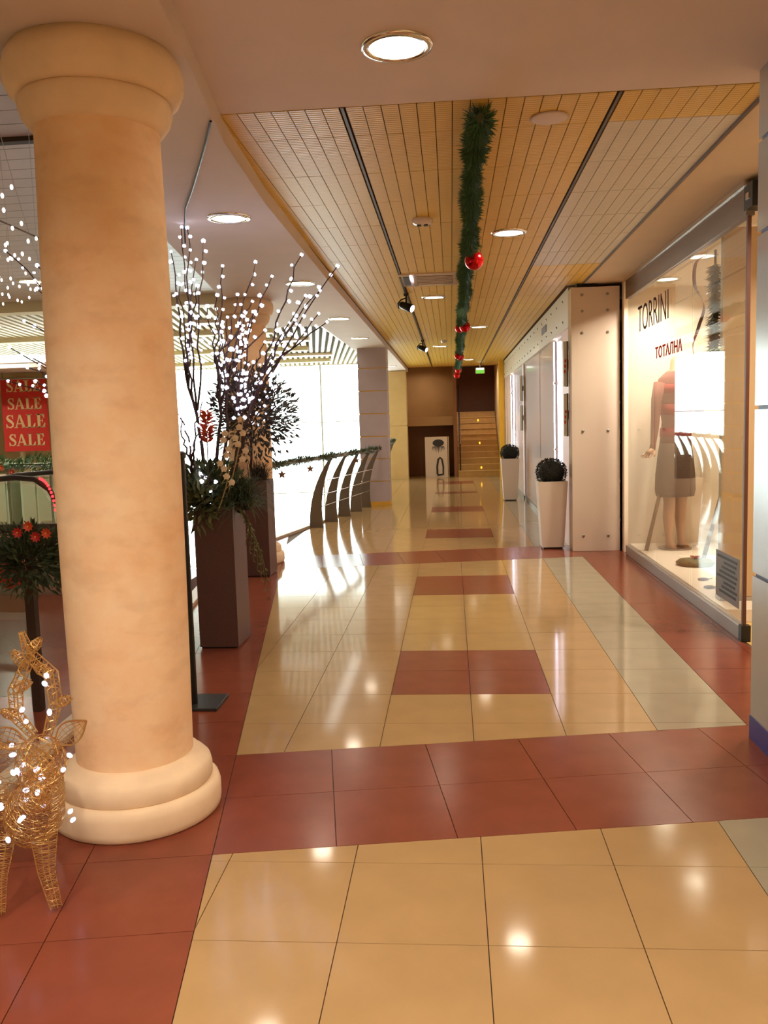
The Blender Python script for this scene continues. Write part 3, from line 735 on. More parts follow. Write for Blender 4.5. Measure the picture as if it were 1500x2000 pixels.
lit_branch((-1.72, 5.9, .95), (-1.83, 5.9, 2.0), [(-1.80, 5.9, 2.90), (-1.745, 5.85, 2.88), (-1.655, 5.9, 2.80), (-1.85, 5.8, 2.72), (-1.74, 6.0, 2.70), (-1.70, 5.85, 2.50), (-1.80, 5.8, 2.50), (-1.76, 6.0, 2.30)], 'upright lit branch beside the large column reaching the soffit')
lit_branch((-1.70, 5.95, .95), (-1.60, 5.9, 2.0), [(-1.53, 5.9, 2.63), (-1.55, 5.8, 2.42), (-1.46, 6.0, 2.45), (-1.50, 5.85, 2.28), (-1.58, 6.0, 2.25), (-1.42, 5.9, 2.20), (-1.62, 5.8, 2.35)], 'lit branch rising in the middle of the near planter')
lit_branch((-1.66, 5.98, .95), (-1.56, 6.0, 2.05), [(-1.325, 6.0, 2.665), (-1.203, 5.95, 2.555), (-1.36, 6.0, 2.40), (-1.31, 5.85, 2.31), (-1.42, 6.0, 2.30), (-1.28, 6.0, 2.20)], 'lit branch with two bare tips over the second column')
lit_branch((-1.60, 5.95, .95), (-1.26, 5.9, 1.98), [(-.987, 5.9, 2.68), (-.746, 5.9, 2.595), (-.87, 5.9, 2.44), (-.96, 5.85, 2.40), (-.90, 6.0, 2.30), (-1.05, 5.9, 2.25), (-.83, 5.9, 2.23)], 'lit branch leaning far right below the soffit edge')
lit_branch((-1.60, 5.88, .95), (-1.42, 5.8, 1.70), [(-1.31, 5.8, 2.30), (-1.38, 5.75, 2.15), (-1.24, 5.8, 2.10), (-1.30, 5.7, 1.96), (-1.45, 5.75, 2.05), (-1.26, 5.75, 1.88), (-1.36, 5.7, 1.85), (-1.18, 5.8, 1.80), (-1.48, 5.7, 1.88), (-1.40, 5.7, 1.75), (-1.33, 5.65, 1.72)], 'dense low lit branch in front of the second column')
lit_branch((-1.76, 5.98, .95), (-2.3, 6.0, 1.95), [(-3.05, 5.9, 2.80), (-2.83, 5.9, 2.69), (-2.95, 5.9, 2.32), (-2.8, 5.95, 2.45), (-2.89, 6.0, 2.55)], 'lit branch reaching left behind the large column towards the ceiling')
lit_branch((-1.76, 5.92, .95), (-2.35, 5.9, 1.75), [(-3.10, 5.9, 1.91), (-2.89, 5.85, 2.06), (-3.07, 5.9, 2.14), (-2.9, 5.9, 1.90), (-2.85, 5.95, 1.80), (-2.95, 5.9, 2.0)], 'lit branch reaching left across the red sale banner')
lit_branch((-1.74, 5.84, .95), (-1.80, 5.8, 1.35), [(-1.90, 5.8, 1.75), (-1.83, 5.75, 1.62), (-1.70, 5.75, 1.55), (-1.66, 5.7, 1.72), (-1.6, 5.7, 1.18), (-1.63, 5.68, 1.12)], 'short lit branch low in the near planter')

def bush(name, c, rad, n, mats, label, cat='plant', leafl=.07, leafw=.03, squash=1., group=None):
    e = empty(name, c, 0, label, cat, group); rs = random.Random(n); st = MB(); lf = MB()
    for k in range(16):
        d = Vector((rs.gauss(0, 1), rs.gauss(0, 1), abs(rs.gauss(0, 1)) * .9 + .1)).normalized()
        st.tube(curve((0, 0, 0), d * rad * .8, (0, 0, .03), 4), .003, 4)
    for k in range(n):
        d = Vector((rs.gauss(0, 1), rs.gauss(0, 1), rs.gauss(.25, .8))).normalized(); p = d * rad * rs.uniform(.3, 1); p.z *= squash
        d2 = (d + Vector((rs.uniform(-.7, .7), rs.uniform(-.7, .7), rs.uniform(-.5, .7)))).normalized()
        lf.leaf(p, d2, d2.orthogonal() + Vector((rs.random() - .5, rs.random() - .5, 0)), leafl * rs.uniform(.6, 1.3), leafw * rs.uniform(.7, 1.2))
    st.build('stems', M_TWIG, e); tag(lf.build('leaves', mats, e), kind='stuff'); return e
def grass(name, c, n, ln, mats, label, spread=1., wd=.006):
    e = empty(name, c, 0, label, 'plant'); mb = MB(); rs = random.Random(n + 3)
    for k in range(n):
        a = rs.uniform(0, 2 * PI); el = rs.uniform(.25, 1.35); d = Vector((math.cos(a) * math.cos(el) * spread, math.sin(a) * math.cos(el) * spread, math.sin(el)))
        L_ = ln * rs.uniform(.5, 1.1); mb.blade((rs.gauss(0, .04), rs.gauss(0, .04), 0), d, (-math.sin(a), math.cos(a), 0), L_, wd, droop=L_ * .55, seg=5)
    tag(mb.build('blades', mats, e), kind='stuff'); MB().lathe([(.05, -.02), (.04, .02), (.01, .03)], 10).build('crown', M_SOIL, e); return e
bush('leafy_shrub', (-1.70, 5.93, 1.10), .26, 900, M_LEAF, 'dark leafy foliage filling the near planter', squash=.8)
bush('leafy_shrub', (-1.74, 5.80, 1.02), .15, 300, M_LEAF2, 'olive leaves on the left rim of the near planter', leafl=.1, leafw=.035)
grass('grass_tuft', (-1.47, 5.84, 1.02), 620, .52, M_LEAF, 'fountain of thin dark grass spilling over the near planter')
grass('grass_tuft', (-1.46, 5.95, .98), 160, .36, M_LEAF2, 'olive trailing grass hanging down the right side of the near planter', spread=1.3)
bush('leafy_shrub', (-2.03, 8.80, 1.65), .46, 1800, mat('ivy_leaf', (58, 48, 44), .6, noise=.4, nscale=20), 'large dark dried foliage in the planter at the second column', squash=1.15, leafl=.08, leafw=.028)
grass('grass_tuft', (-2.0, 8.78, 1.0), 260, .5, mat('ivy_leaf', (58, 48, 44)), 'thin dried stalks in the planter at the second column', spread=.8, wd=.008)
lit_branch((-2.06, 8.8, .95), (-2.02, 8.75, 1.7), [(-2.05, 8.6, 2.3), (-1.9, 8.6, 2.15), (-2.2, 8.6, 2.2), (-1.8, 8.6, 1.95), (-2.1, 8.5, 2.0), (-1.95, 8.5, 1.9), (-1.75, 8.6, 1.75), (-2.25, 8.55, 1.85)], 'lit branch in the planter at the second column')
# trailing vine
e = empty('trailing_vine', (-1.50, 5.86, .99), 0, 'thin olive vine trailing down between the two planters', 'vine')
mb = MB(); lf = MB()
for k in range(7):
    c = curve((0, 0, 0), (.05 + .02 * k, .02 * k, -.25 - .07 * k), (.1, 0, .05), 10); mb.tube(c, .0025, 4)
    for p in c[2:]:
        for q in range(2): lf.leaf(p, (random.uniform(-1, 1), random.uniform(-1, 1), -.6), (random.uniform(-1, 1), 1, 0), .035, .016)
mb.build('stems', M_LEAF2, e); tag(lf.build('leaves', M_LEAF2, e), kind='stuff')
# orchid spray
def orchid(base, top, blooms, label):
    e = empty('orchid_spray', base, 0, label, 'flower'); B = Vector(base)
    MB().tube(curve((0, 0, 0), Vector(top) - B, (.05, 0, .05), 8), .005, 6).build('stem', mat('orchid_stem', (178, 160, 104), .6), e)
    for (x, y, z) in blooms:
        c = Vector((x, y, z)) - B; mb = MB()
        for k in range(5):
            a = k * 2 * PI / 5 + .3; d = Vector((math.cos(a), -.35, math.sin(a))); mb.leaf(c, d, d.cross(Vector((0, 1, 0))), .028, .032, .3)
        mb.ell(tuple(c), (.021, .014, .02), 10, 6); mb.build('bloom', M_ORCHID, e)
        MB().tube([c, c.lerp(Vector((c.x * .6, c.y, c.z - .06)), .8)], .0025, 4).build('bloom_stalk', MATS['orchid_stem'], e)
orchid((-1.58, 5.8, .98), (-1.36, 5.58, 1.60), [(-1.38, 5.6, 1.59), (-1.385, 5.58, 1.54), (-1.367, 5.6, 1.50), (-1.42, 5.6, 1.47), (-1.488, 5.6, 1.50), (-1.50, 5.6, 1.46), (-1.40, 5.58, 1.43), (-1.355, 5.6, 1.385), (-1.46, 5.57, 1.40), (-1.37, 5.57, 1.33), (-1.48, 5.58, 1.36)], 'cream orchid spray rising from the near planter')
orchid((-1.60, 5.74, .98), (-1.47, 5.58, 1.30), [(-1.531, 5.6, 1.305), (-1.50, 5.58, 1.27), (-1.483, 5.57, 1.22), (-1.45, 5.57, 1.18)], 'shorter pinkish orchid spray low in the near planter')
e = empty('orange_flower', (-1.66, 5.75, 1.2), 0, 'rust orange flower spike among the near planter branches', 'flower')
MB().tube(curve((0, 0, -.2), (.03, -.08, .32), (0, 0, 0), 6), .004, 5).build('stem', M_TWIG, e); mb = MB()
for k in range(110):
    a = random.uniform(0, 2 * PI); z = random.uniform(.24, .44); d = Vector((math.cos(a), math.sin(a), .6)); mb.leaf((.03, -.08, z), d, d.orthogonal(), .06 * (1.2 - abs(z - .33) * 3), .02)
mb.build('petals', M_ORANGE, e)

# ------------------------------------------------------------------ hanging string lights over the atrium
BULB2 = MB().ell((0, 0, 0), (.011, .011, .017), 8, 6).mesh('bulb', emat('string_led', (255, 238, 220), 5.0))
def string(a, b, sag, n, label):
    e = empty('string_light', a, 0, label, 'string light', 'light strings over the atrium'); c = curve((0, 0, 0), Vector(b) - Vector(a), (0, 0, -sag), 14)
    MB().tube(c, .0022, 4).build('wire', mat('pale_wire', (150, 130, 116), .6), e); rs = random.Random(n * 5 + int(sag * 100))
    for k in range(n):
        t = (k + rs.uniform(.1, .9)) / n * 14; i = min(13, int(t)); p = c[i].lerp(c[i + 1], t - i)
        link('bulb', BULB2, e, p + Vector((rs.uniform(-.16, .16), rs.uniform(-.16, .16), rs.uniform(-.12, -.014))))
string((-1.8, 3.75, 3.22), (-4.6, 9.6, 3.2), .12, 13, 'string of white lights starting highest beside the large column')
string((-2.0, 3.85, 3.22), (-5.0, 9.8, 3.2), .2, 12, 'second string of white lights under the grey planks')
string((-2.25, 4.3, 3.22), (-4.3, 9.2, 3.2), .3, 12, 'third string of white lights under the grey planks')
string((-2.6, 5.0, 3.22), (-5.2, 9.4, 3.2), .16, 10, 'fourth string of white lights under the grey planks')
string((-3.6, 7.0, 3.22), (-5.3, 10.2, 3.2), .35, 14, 'lowest string of white lights near the atrium downlight')

# ------------------------------------------------------------------ wire reindeer
deer = empty('wire_reindeer', (-1.45, 2.62, 0), 0, 'gold wire reindeer with white lights in front of the large column', 'reindeer')
rd = random.Random(11); D0 = Vector((-1.45, 2.62, 0))
def wire_ell(mb, c, r, loops, rw=.0010, rot=None):
    for k in range(loops):
        n = Vector((rd.gauss(0, 1), rd.gauss(0, 1), rd.gauss(0, 1))).normalized(); a = n.orthogonal().normalized(); b = n.cross(a)
        h = rd.uniform(-.55, .55); rr = math.sqrt(1 - h * h); ph = rd.uniform(0, 6)
        pts = []
        for i in range(19):
            q = 2 * PI * i / 18; v = a * (rr * math.cos(q)) + b * (rr * math.sin(q)) + n * (h + .12 * math.sin(3 * q + ph)); v = v.normalized()
            v = Vector((v.x * r[0], v.y * r[1], v.z * r[2]))
            if rot: v = rot @ v
            pts.append(Vector(c) + v)
        mb.tube(pts, rw, 3, cap=False)
def wire_limb(mb, pts, rads, turns, strands=4, rw=.0010):
    P = [Vector(p) for p in pts]; n = turns * 10
    for s in range(strands):
        path = []
        for i in range(n + 1):
            t = i / n * (len(P) - 1); j = min(len(P) - 2, int(t)); c = P[j].lerp(P[j + 1], t - j); r = rads[j] + (rads[j + 1] - rads[j]) * (t - j)
            ax = (P[j + 1] - P[j]).normalized(); a = ax.orthogonal().normalized(); b = ax.cross(a)
            q = 2 * PI * (i / 10 * (1 if s % 2 else -1) + s / strands); path.append(c + (a * math.cos(q) + b * math.sin(q)) * r)
        mb.tube(path, rw, 3, cap=False)
    for k in range(4):
        path = []
        for i, p in enumerate(P):
            ax = (P[min(i + 1, len(P) - 1)] - P[max(0, i - 1)]).normalized(); a = ax.orthogonal().normalized(); b = ax.cross(a); q = k * PI / 2
            path.append(p + (a * math.cos(q) + b * math.sin(q)) * rads[i])
        mb.tube(path, rw * 1.6, 4, cap=False)
HD = Vector((-1.30, 2.50, .515)) - D0
mb = MB(); wire_ell(mb, HD, (.075, .08, .088), 34); wire_ell(mb, HD + Vector((.02, -.07, -.075)), (.042, .06, .042), 20); mb.build('head', M_GOLD, deer)
mb = MB(); wire_limb(mb, [HD + Vector((-.02, .05, -.07)), Vector((-1.36, 2.60, .36)) - D0, Vector((-1.42, 2.66, .27)) - D0], [.06, .075, .1], 7, 6); mb.build('neck', M_GOLD, deer)
mb = MB(); wire_ell(mb, Vector((-1.43, 2.68, .27)) - D0, (.088, .12, .115), 36); wire_ell(mb, Vector((-1.64, 2.86, .30)) - D0, (.2, .17, .13), 50); mb.build('body', M_GOLD, deer)
def ear(s, name='ear'):
    b_ = HD + Vector((.05 * s, .01, .06)); tip = b_ + Vector((.105 * s, -.01, .075 if s > 0 else .04)); ax = tip - b_; sd_ = ax.cross(Vector((0, 1, 0))).normalized(); mb = MB()
    for kk in (1, .6, .2, -.2, -.6, -1):
        mb.tube([b_ + ax * t + sd_ * (kk * .036 * math.sin(PI * min(1, t * .95 + .05))) + Vector((0, -.008 * math.sin(PI * t), 0)) for t in [i / 10 for i in range(11)]], .0032 if abs(kk) == 1 else .0013, 4)
    for t in (.2, .35, .5, .65, .8): mb.tube([b_ + ax * t + sd_ * (q * .036 * math.sin(PI * (t * .95 + .05))) for q in (-1, 0, 1)], .0012, 3)
    mb.build(name, M_GOLD, deer)
ear(1); ear(-1)
def antler(s):
    b_ = HD + Vector((.022 * s, .01, .085)); mb = MB()
    main = [b_, b_ + Vector((.035 * s, .0, .10)), b_ + Vector((.012 * s + .01, .01, .19)), b_ + Vector((-.02 * s - .02, .0, .26)), b_ + Vector((-.06, 0, .33))] if s > 0 else [b_, b_ + Vector((-.05, 0, .06)), b_ + Vector((-.055, .01, .14)), b_ + Vector((-.01, .0, .22)), b_ + Vector((.015, 0, .27))]
    wire_limb(mb, main, [.014, .02, .022, .018, .008], 7, 4, .0014)
    for i, (dx, dz) in enumerate(((.05 * s, .02), (-.055 * s, .03), (.04 * s, .05))):
        j = 1 + i; wire_limb(mb, [main[j], main[j] + Vector((dx * .6, 0, dz * .6)), main[j] + Vector((dx, 0, dz))], [.014, .017, .006], 3, 4, .0013)
    mb.build('antler', M_GOLD, deer)
antler(1); antler(-1)
for (top, mid, foot) in (((-1.36, 2.60, .24), (-1.345, 2.57, .12), (-1.305, 2.54, .012)), ((-1.49, 2.58, .24), (-1.485, 2.53, .12), (-1.475, 2.50, .012)), ((-1.70, 2.92, .24), (-1.70, 2.95, .12), (-1.68, 2.95, .012)), ((-1.76, 2.80, .24), (-1.77, 2.82, .12), (-1.76, 2.80, .012))):
    mb = MB(); wire_limb(mb, [Vector(q) - D0 for q in (top, mid, foot)], [.045, .027, .018], 9, 5); mb.build('leg', M_GOLD, deer)
mb = MB(); wire_ell(mb, Vector((-1.80, 2.97, .37)) - D0, (.04, .04, .06), 16); mb.build('tail', M_GOLD, deer)
DB = MB().ell((0, 0, 0), (.0075, .0075, .011), 8, 6).mesh('bulb', emat('deer_led', (205, 215, 255), 4.0))
for k in range(34):
    if k < 10: c, r = HD, (.085, .09, .1)
    elif k < 22: c, r = Vector((-1.43, 2.68, .27)) - D0, (.135, .145, .135)
    elif k < 29: c, r = Vector((-1.62, 2.82, .30)) - D0, (.2, .17, .14)
    else: c, r = HD + Vector((0, 0, .2)), (.05, .02, .12)
    v = Vector((rd.gauss(0, 1), rd.gauss(-.5, .8), rd.gauss(0, 1))).normalized()
    o = link('bulb', DB, deer, Vector(c) + Vector((v.x * r[0], v.y * r[1], v.z * r[2])), (rd.uniform(0, 3), rd.uniform(0, 3), 0))

# ------------------------------------------------------------------ white studded pillar and the second shop front
wp = empty('studded_pillar', (1.635, 10.1, 0), 0, 'white glossy pillar panel with rows of round studs beside the shop window', 'pillar')
bevel(MB().box(-.268, .268, -.13, .13, .0, 2.985).build('panel', M_WPANEL, wp), .004)
MB().box(-.20, .0, -.11, .13, 2.985, 3.025).build('top_gap', M_BLACK, wp)
ST = MB().lathe([(.016, 0), (.016, .008), (.009, .012)], 14).mesh('stud', M_STEEL)
for x in (-.145, .135):
    for z in (.18, 1.38, 2.48, 2.72, 2.90): link('stud', ST, wp, (x, -.13, z), (PI / 2, 0, 0))
for k in range(6): link('stud', ST, wp, (.268, -.1, .35 + k * .45), (0, PI / 2, 0))

sf = empty('shop_front', (1.37, 16, 0), 0, 'white lit shop front receding along the right behind the boxwood planters', 'shop front')
MB().box(0, .12, -5.78, 6.3, 2.58, 3.025).build('fascia', mat('fascia_white', (220, 206, 186), .4), sf)
for x in range(20):
    y = -5.3 + x * .6
    for z in (2.68, 2.92): link('stud', ST, sf, (-.001, y, z), (0, -PI / 2, 0))
MB().box(.02, .1, -5.78, -5.05, .0, 2.58).build('side_panel', mat('pink_panel', (236, 190, 182), .4), sf)
MB().box(.02, .1, .72, .98, .0, 2.58).build('mid_panel', M_PINKW, sf)
MB().box(.02, .1, 6.0, 6.3, .0, 2.58).build('end_panel', M_PINKW, sf)
gy = [-5.05, -2.1, .72, .98, 3.4, 6.0]
for a, b in zip(gy, gy[1:]):
    if b - a > .5: MB().box(.05, .09, a + .006, b - .006, .06, 2.58).build('frosted_panel', mat('frosted_panel', (234, 220, 226), .2, coat=.2), sf)
for y in (-2.1, 3.4): MB().box(.04, .08, y - .02, y + .02, .05, 2.58).build('mullion', M_CHROME, sf)
MB().box(.02, .12, -5.05, 6.0, 0, .06).build('sill', M_STEEL, sf)
text_mesh('fascia_mark', '•▬•', .16, mat('mark_dark', (70, 48, 42), .5), sf, (-.006, -3.1, 2.81), (PI / 2, 0, -PI / 2)) if False else MB().box(-.008, 0, -3.5, -2.9, 2.76, 2.86).build('name_plate', mat('mark_dark', (88, 60, 52), .5), sf)
struct(MB().box(2.6, 2.7, 10.2, 22.3, 0, 3.3).build('wall_shop_back', M_PINKW), 'white back wall of the second shop')
struct(MB().box(1.50, 2.6, 10.2, 22.3, 2.62, 2.75).build('ceiling_second_shop', M_PINKW), 'white ceiling of the second shop')
struct(MB().box(1.43, 6.0, 10.2, 22.3, -.3, .0).build('floor_second_shop', M_GREY), 'pale floor of the second shop')
struct(MB().box(1.5, 2.6, 22.2, 22.3, 0, 3.3).build('wall_second_shop_end', M_PINKW), 'white end wall of the second shop')
struct(MB().box(1.48, 2.6, 16.75, 16.85, 0, 2.62).build('wall_second_shop_divider', M_PINKW), 'white dividing wall in the second shop')
def led_bar(y, z0, z1, label):
    e = empty('led_bar', (1.39, y, 0), 0, label, 'light bar', 'vertical white light bars in the second shop')
    MB().box(-.0, .03, -.02, .02, z0, z1).build('channel', M_STEEL, e)
    MB().box(-.012, .0, -.014, .014, z0 + .01, z1 - .01).build('strip', M_LEDSTRIP, e)
    for z in (z0 + .35 * (z1 - z0), z0 + .75 * (z1 - z0)): MB().box(-.016, .034, -.026, .026, z - .015, z + .015).build('bracket', M_CHROME, e)
    ld = bpy.data.lights.new('led_bar_lamp', 'AREA'); ld.shape = 'RECTANGLE'; ld.size = .05; ld.size_y = z1 - z0; ld.energy = 20; ld.color = (.95, .92, 1)
    lo = bpy.data.objects.new('led_bar_lamp', ld); COL.objects.link(lo); lo.parent = e; lo.location = (-.02, 0, (z0 + z1) / 2); lo.rotation_euler = (PI / 2, 0, -PI / 2)
led_bar(11.75, .35, 2.55, 'long white light bar behind the nearer boxwood planter'); led_bar(20.1, .9, 2.55, 'white light bar behind the farther boxwood planter')
def sign_box(y, z0, z1, label, red):
    e = empty('sign_box', (1.30, y, z0), 0, label, 'sign', 'flat sign boxes on the second shop front'); h = z1 - z0
    MB().box(.045, .068, -.05, .07, 0, h).build('frame', mat('sign_black', (40, 30, 40), .4), e)
    MB().box(.012, .052, -.058, .06, .004, h - .004).build('face', mat('sign_face', (226, 226, 216), .35), e)
    if red:
        for k in range(3): MB().box(.018 + .004 * k, .036 + .005 * k, -.062, -.058, h * .3 + k * .06, h * .3 + k * .06 + .035).build('print', mat('sign_red', (214, 60, 50), .4), e)
    MB().box(.06, .09, -.02, .02, h * .4, h * .6).build('wall_bracket', M_STEEL, e)
sign_box(10.3, 1.90, 2.42, 'upper white sign box with red print beside the studded pillar', True)
sign_box(10.3, 1.32, 1.82, 'lower white sign box with red print beside the studded pillar', True)
sign_box(16.72, 1.88, 2.36, 'upper dark sign box above the farther boxwood planter', False)
sign_box(16.72, 1.32, 1.80, 'lower dark sign box above the farther boxwood planter', False)

def boxwood(x, y, label, rz=0.):
    e = empty('boxwood_planter', (x, y, 0), rz, label, 'potted plant', 'white planters with boxwood balls')
    a, b, h = .128, .172, .80; mb = MB(); t = .014
    mb.add([(-a,-a,.02),(a,-a,.02),(a,a,.02),(-a,a,.02),(-b,-b,h),(b,-b,h),(b,b,h),(-b,b,h),(-b+t,-b+t,h),(b-t,-b+t,h),(b-t,b-t,h),(-b+t,b-t,h),(-b+t,-b+t,h-.05),(b-t,-b+t,h-.05),(b-t,b-t,h-.05),(-b+t,b-t,h-.05)],
           [(3,2,1,0),(0,1,5,4),(1,2,6,5),(2,3,7,6),(3,0,4,7),(4,5,9,8),(5,6,10,9),(6,7,11,10),(7,4,8,11),(8,9,13,12),(9,10,14,13),(10,11,15,14),(11,8,12,15)])
    mb.build('pot', M_WPOT, e); MB().box(-.11, .11, -.11, .11, 0, .025).build('foot', M_BLACK, e); MB().box(-b + t, b - t, -b + t, b - t, h - .07, h - .045).build('soil', M_SOIL, e)
    mb = MB(); mb.ell((0, 0, h + .1), (.155, .155, .14), 20, 12); mb.build('core', M_BOX, e); lf = MB(); rs = random.Random(5)
    for k in range(1500):
        d = Vector((rs.gauss(0, 1), rs.gauss(0, 1), rs.gauss(.2, 1))).normalized()
        if d.z < -.6: continue
        p = Vector((d.x * .172, d.y * .172, d.z * .16)) * rs.uniform(.9, 1.04) + Vector((0, 0, h + .1)); d2 = (d + Vector((rs.uniform(-1, 1), rs.uniform(-1, 1), rs.uniform(-1, 1))) * .9).normalized()
        lf.leaf(p, d2, d2.orthogonal(), .022, .013)
    tag(lf.build('leaves', M_BOX, e), kind='stuff')
boxwood(1.17, 10.32, 'white tapered planter with a round boxwood nearer the studded pillar')
boxwood(1.10, 16.58, 'white tapered planter with a round boxwood farther down the corridor')

# ------------------------------------------------------------------ first shop window
GX = 1.945
sw = empty('shop_window', (GX, 7.8, 0), 0, 'frameless glass shop window on a low grey metal sill', 'shop window')
bevel(MB().box(-.025, .03, -1.9, 1.93, 0, .1).build('sill', mat('sill_grey', (172, 164, 160), .35, metal=.3), sw), .004)
MB().box(-.025, .03, -1.93, 1.93, 2.8, 2.985).build('header', mat('header_grey', (128, 110, 100), .35, metal=.4), sw)
MB().box(-.04, .03, -1.93, 1.93, 2.985, 3.02).build('header_rail', M_CHROME, sw)
for k, (a, b) in enumerate(((-1.9, -.62), (-.6, .64), (.66, 1.9))): MB().box(-.006, .006, a, b, .1, 2.8).build('glass_pane', M_GLASS, sw)
MB().box(-.012, .012, -1.925, -1.9, .1, 2.84).build('edge_seal', mat('seal', (96, 52, 34), .5), sw)
MB().box(-.03, .032, -1.96, -1.9, -.0, .11).build('bottom_clamp', M_BLACK, sw)
MB().box(-.03, .06, -2.06, -1.9, 2.83, 2.985).build('top_hinge', M_BLACK, sw)
MB().box(-.034, -.03, -2.0, -1.94, 2.89, 2.93).build('hinge_plate', M_CHROME, sw)
text_mesh('lettering', 'TORRINI', .38, mat('letter_brown', (64, 30, 22), .9, spec=.1), sw, (-.009, .74, 2.50), (PI / 2, 0, -PI / 2), sx=.86, bold=-.003)
text_mesh('lettering', 'ТОТАЛНА', .14, mat('letter_red', (160, 14, 16), .9, spec=.1), sw, (-.009, .14, 2.11), (PI / 2, 0, -PI / 2), sx=1.4, bold=.003)
nt_ = empty('notice', (GX - .01, 6.22, .37), 0, 'grey printed notice taped inside the glass near the sill', 'notice')
MB().box(.0, .003, -.26, .26, -.17, .17).build('sheet', mat('notice_grey', (150, 148, 150), .6), nt_)
for k in range(8): MB().box(-.002, .0, -.22 + .02 * (k % 3), .22 - .05 * ((k * 7) % 4), .125 - k * .036, .143 - k * .036).build('print_line', mat('print_dark', (62, 62, 70), .6), nt_)
# shop interior
struct(MB().box(3.4, 3.5, 4.1, 9.95, 0, 3.3).build('wall_shop_inner', M_SHOPW), 'cream lit back wall of the first shop')
struct(MB().box(1.93, 3.4, 9.86, 9.97, 0, 3.3).build('wall_shop_far', M_SHOPW), 'cream lit side wall of the first shop')
struct(MB().box(1.99, 3.5, 4.0, 9.97, 2.93, 3.3).build('ceiling_first_shop', M_SHOPW), 'pale ceiling of the first shop')
struct(MB().box(1.95, 6.0, 3.4, 9.97, -.3, 0).build('floor_first_shop', M_YTILE), 'yellow tiled floor of the first shop')
struct(MB().box(2.0, 3.4, 3.9, 4.05, 0, 3.3).build('wall_shop_near', M_SHOPW), 'cream near wall of the first shop')
tag(bevel(MB().box(1.985, 3.38, 6.4, 9.84, 0, .1).build('display_platform', mat('platform', (240, 226, 206), .5))), 'low cream display platform behind the shop glass', 'platform')
pn = empty('partition_screen', (2.6, 6.75, .1), 0, 'tall beige panel standing on the platform at the right of the window', 'panel')
MB().box(-.56, .75, -.03, .03, .0, 2.8).build('board', mat('panel_beige', (198, 166, 124), .5), pn); MB().box(-.57, .77, -.06, .06, 0, .03).build('foot', M_STEEL, pn)
downlight(2.24, 9.26, 2.93, 'downlight above the mannequin in the shop window', 42, 'downlights in the shop window'); downlight(2.24, 8.02, 2.93, 'downlight in the shop window ceiling near the ribbon', 32, 'downlights in the shop window')
downlight(2.6, 5.4, 2.93, 'downlight above the shop doorway', 40, 'downlights in the shop')
# mannequin
mn = empty('mannequin', (2.38, 9.42, .1), .5, 'headless mannequin in a red striped top and taupe skirt in the shop window', 'mannequin')
mn.scale = (1.1, 1.1, 1.14)
skin = mat('mannequin_skin', (176, 132, 98), .5)
def ringed(name, rings, m_, n=20):
    mb = MB(); vs = []
    for (x, y, z, rx, ry) in rings:
        for k in range(n): vs.append((x + rx * math.cos(2 * PI * k / n), y + ry * math.sin(2 * PI * k / n), z))
    fs = [(i * n + k, i * n + (k + 1) % n, (i + 1) * n + (k + 1) % n, (i + 1) * n + k) for i in range(len(rings) - 1) for k in range(n)]
    fs += [tuple(range(n - 1, -1, -1)), tuple((len(rings) - 1) * n + k for k in range(n))]
    mb.add(vs, fs); return mb.build(name, m_, mn, smooth=True)
ringed('torso', [(0,0,.98,.15,.11),(0,0,1.08,.135,.1),(0,0,1.2,.125,.095),(0,0,1.35,.16,.115),(0,0,1.5,.185,.11),(0,0,1.58,.19,.09),(0,0,1.64,.12,.07),(0,0,1.68,.058,.055),(0,0,1.76,.052,.05),(0,0,1.79,.03,.03)], skin)
red_s = mat('red_knit', (150, 40, 36), .8); taupe = mat('taupe_cloth', (92, 70, 56), .85, noise=.1, nscale=20); pinkb = mat('rose_knit', (122, 66, 56), .8)
ringed('top', [(0,0,1.0,.165,.125),(0,0,1.1,.15,.115),(0,0,1.2,.14,.11),(0,0,1.35,.175,.13),(0,0,1.5,.2,.125),(0,0,1.59,.2,.1),(0,0,1.66,.1,.075)], pinkb)
for z0, z1, a, b in ((1.06, 1.14, .162, .152), (1.26, 1.36, .16, .182), (1.46, 1.54, .20, .207)): ringed('stripe', [(0,0,z0,a,.128),(0,0,z1,b,.132)], red_s)
ringed('skirt', [(0,0,.5,.19,.16),(0,0,.56,.205,.17),(0,0,.7,.2,.165),(0,0,.88,.185,.14),(0,0,1.02,.16,.122)], taupe)
for s in (-1, 1): ringed('leg', [(.075*s,-.03,.0,.045,.09),(.075*s,-.02,.05,.035,.05),(.075*s,0,.1,.034,.038),(.075*s,.01,.3,.052,.055),(.075*s,0,.45,.052,.055),(.08*s,0,.6,.075,.075)], skin)
arm = MB(); arm.tube([(-.2,0,1.55),(-.245,-.01,1.4),(-.265,-.02,1.25),(-.285,-.03,1.12),(-.31,-.04,1.0),(-.325,-.045,.95)], [.055,.05,.042,.036,.026,.03], 12); arm.build('arm', pinkb, mn, smooth=True)
arm2 = MB(); arm2.tube([(.2,0,1.55),(.25,-.03,1.4),(.26,-.05,1.26),(.22,-.13,1.18),(.15,-.19,1.15),(.12,-.2,1.14)], [.055,.05,.042,.036,.026,.03], 12); arm2.build('arm', pinkb, mn, smooth=True)
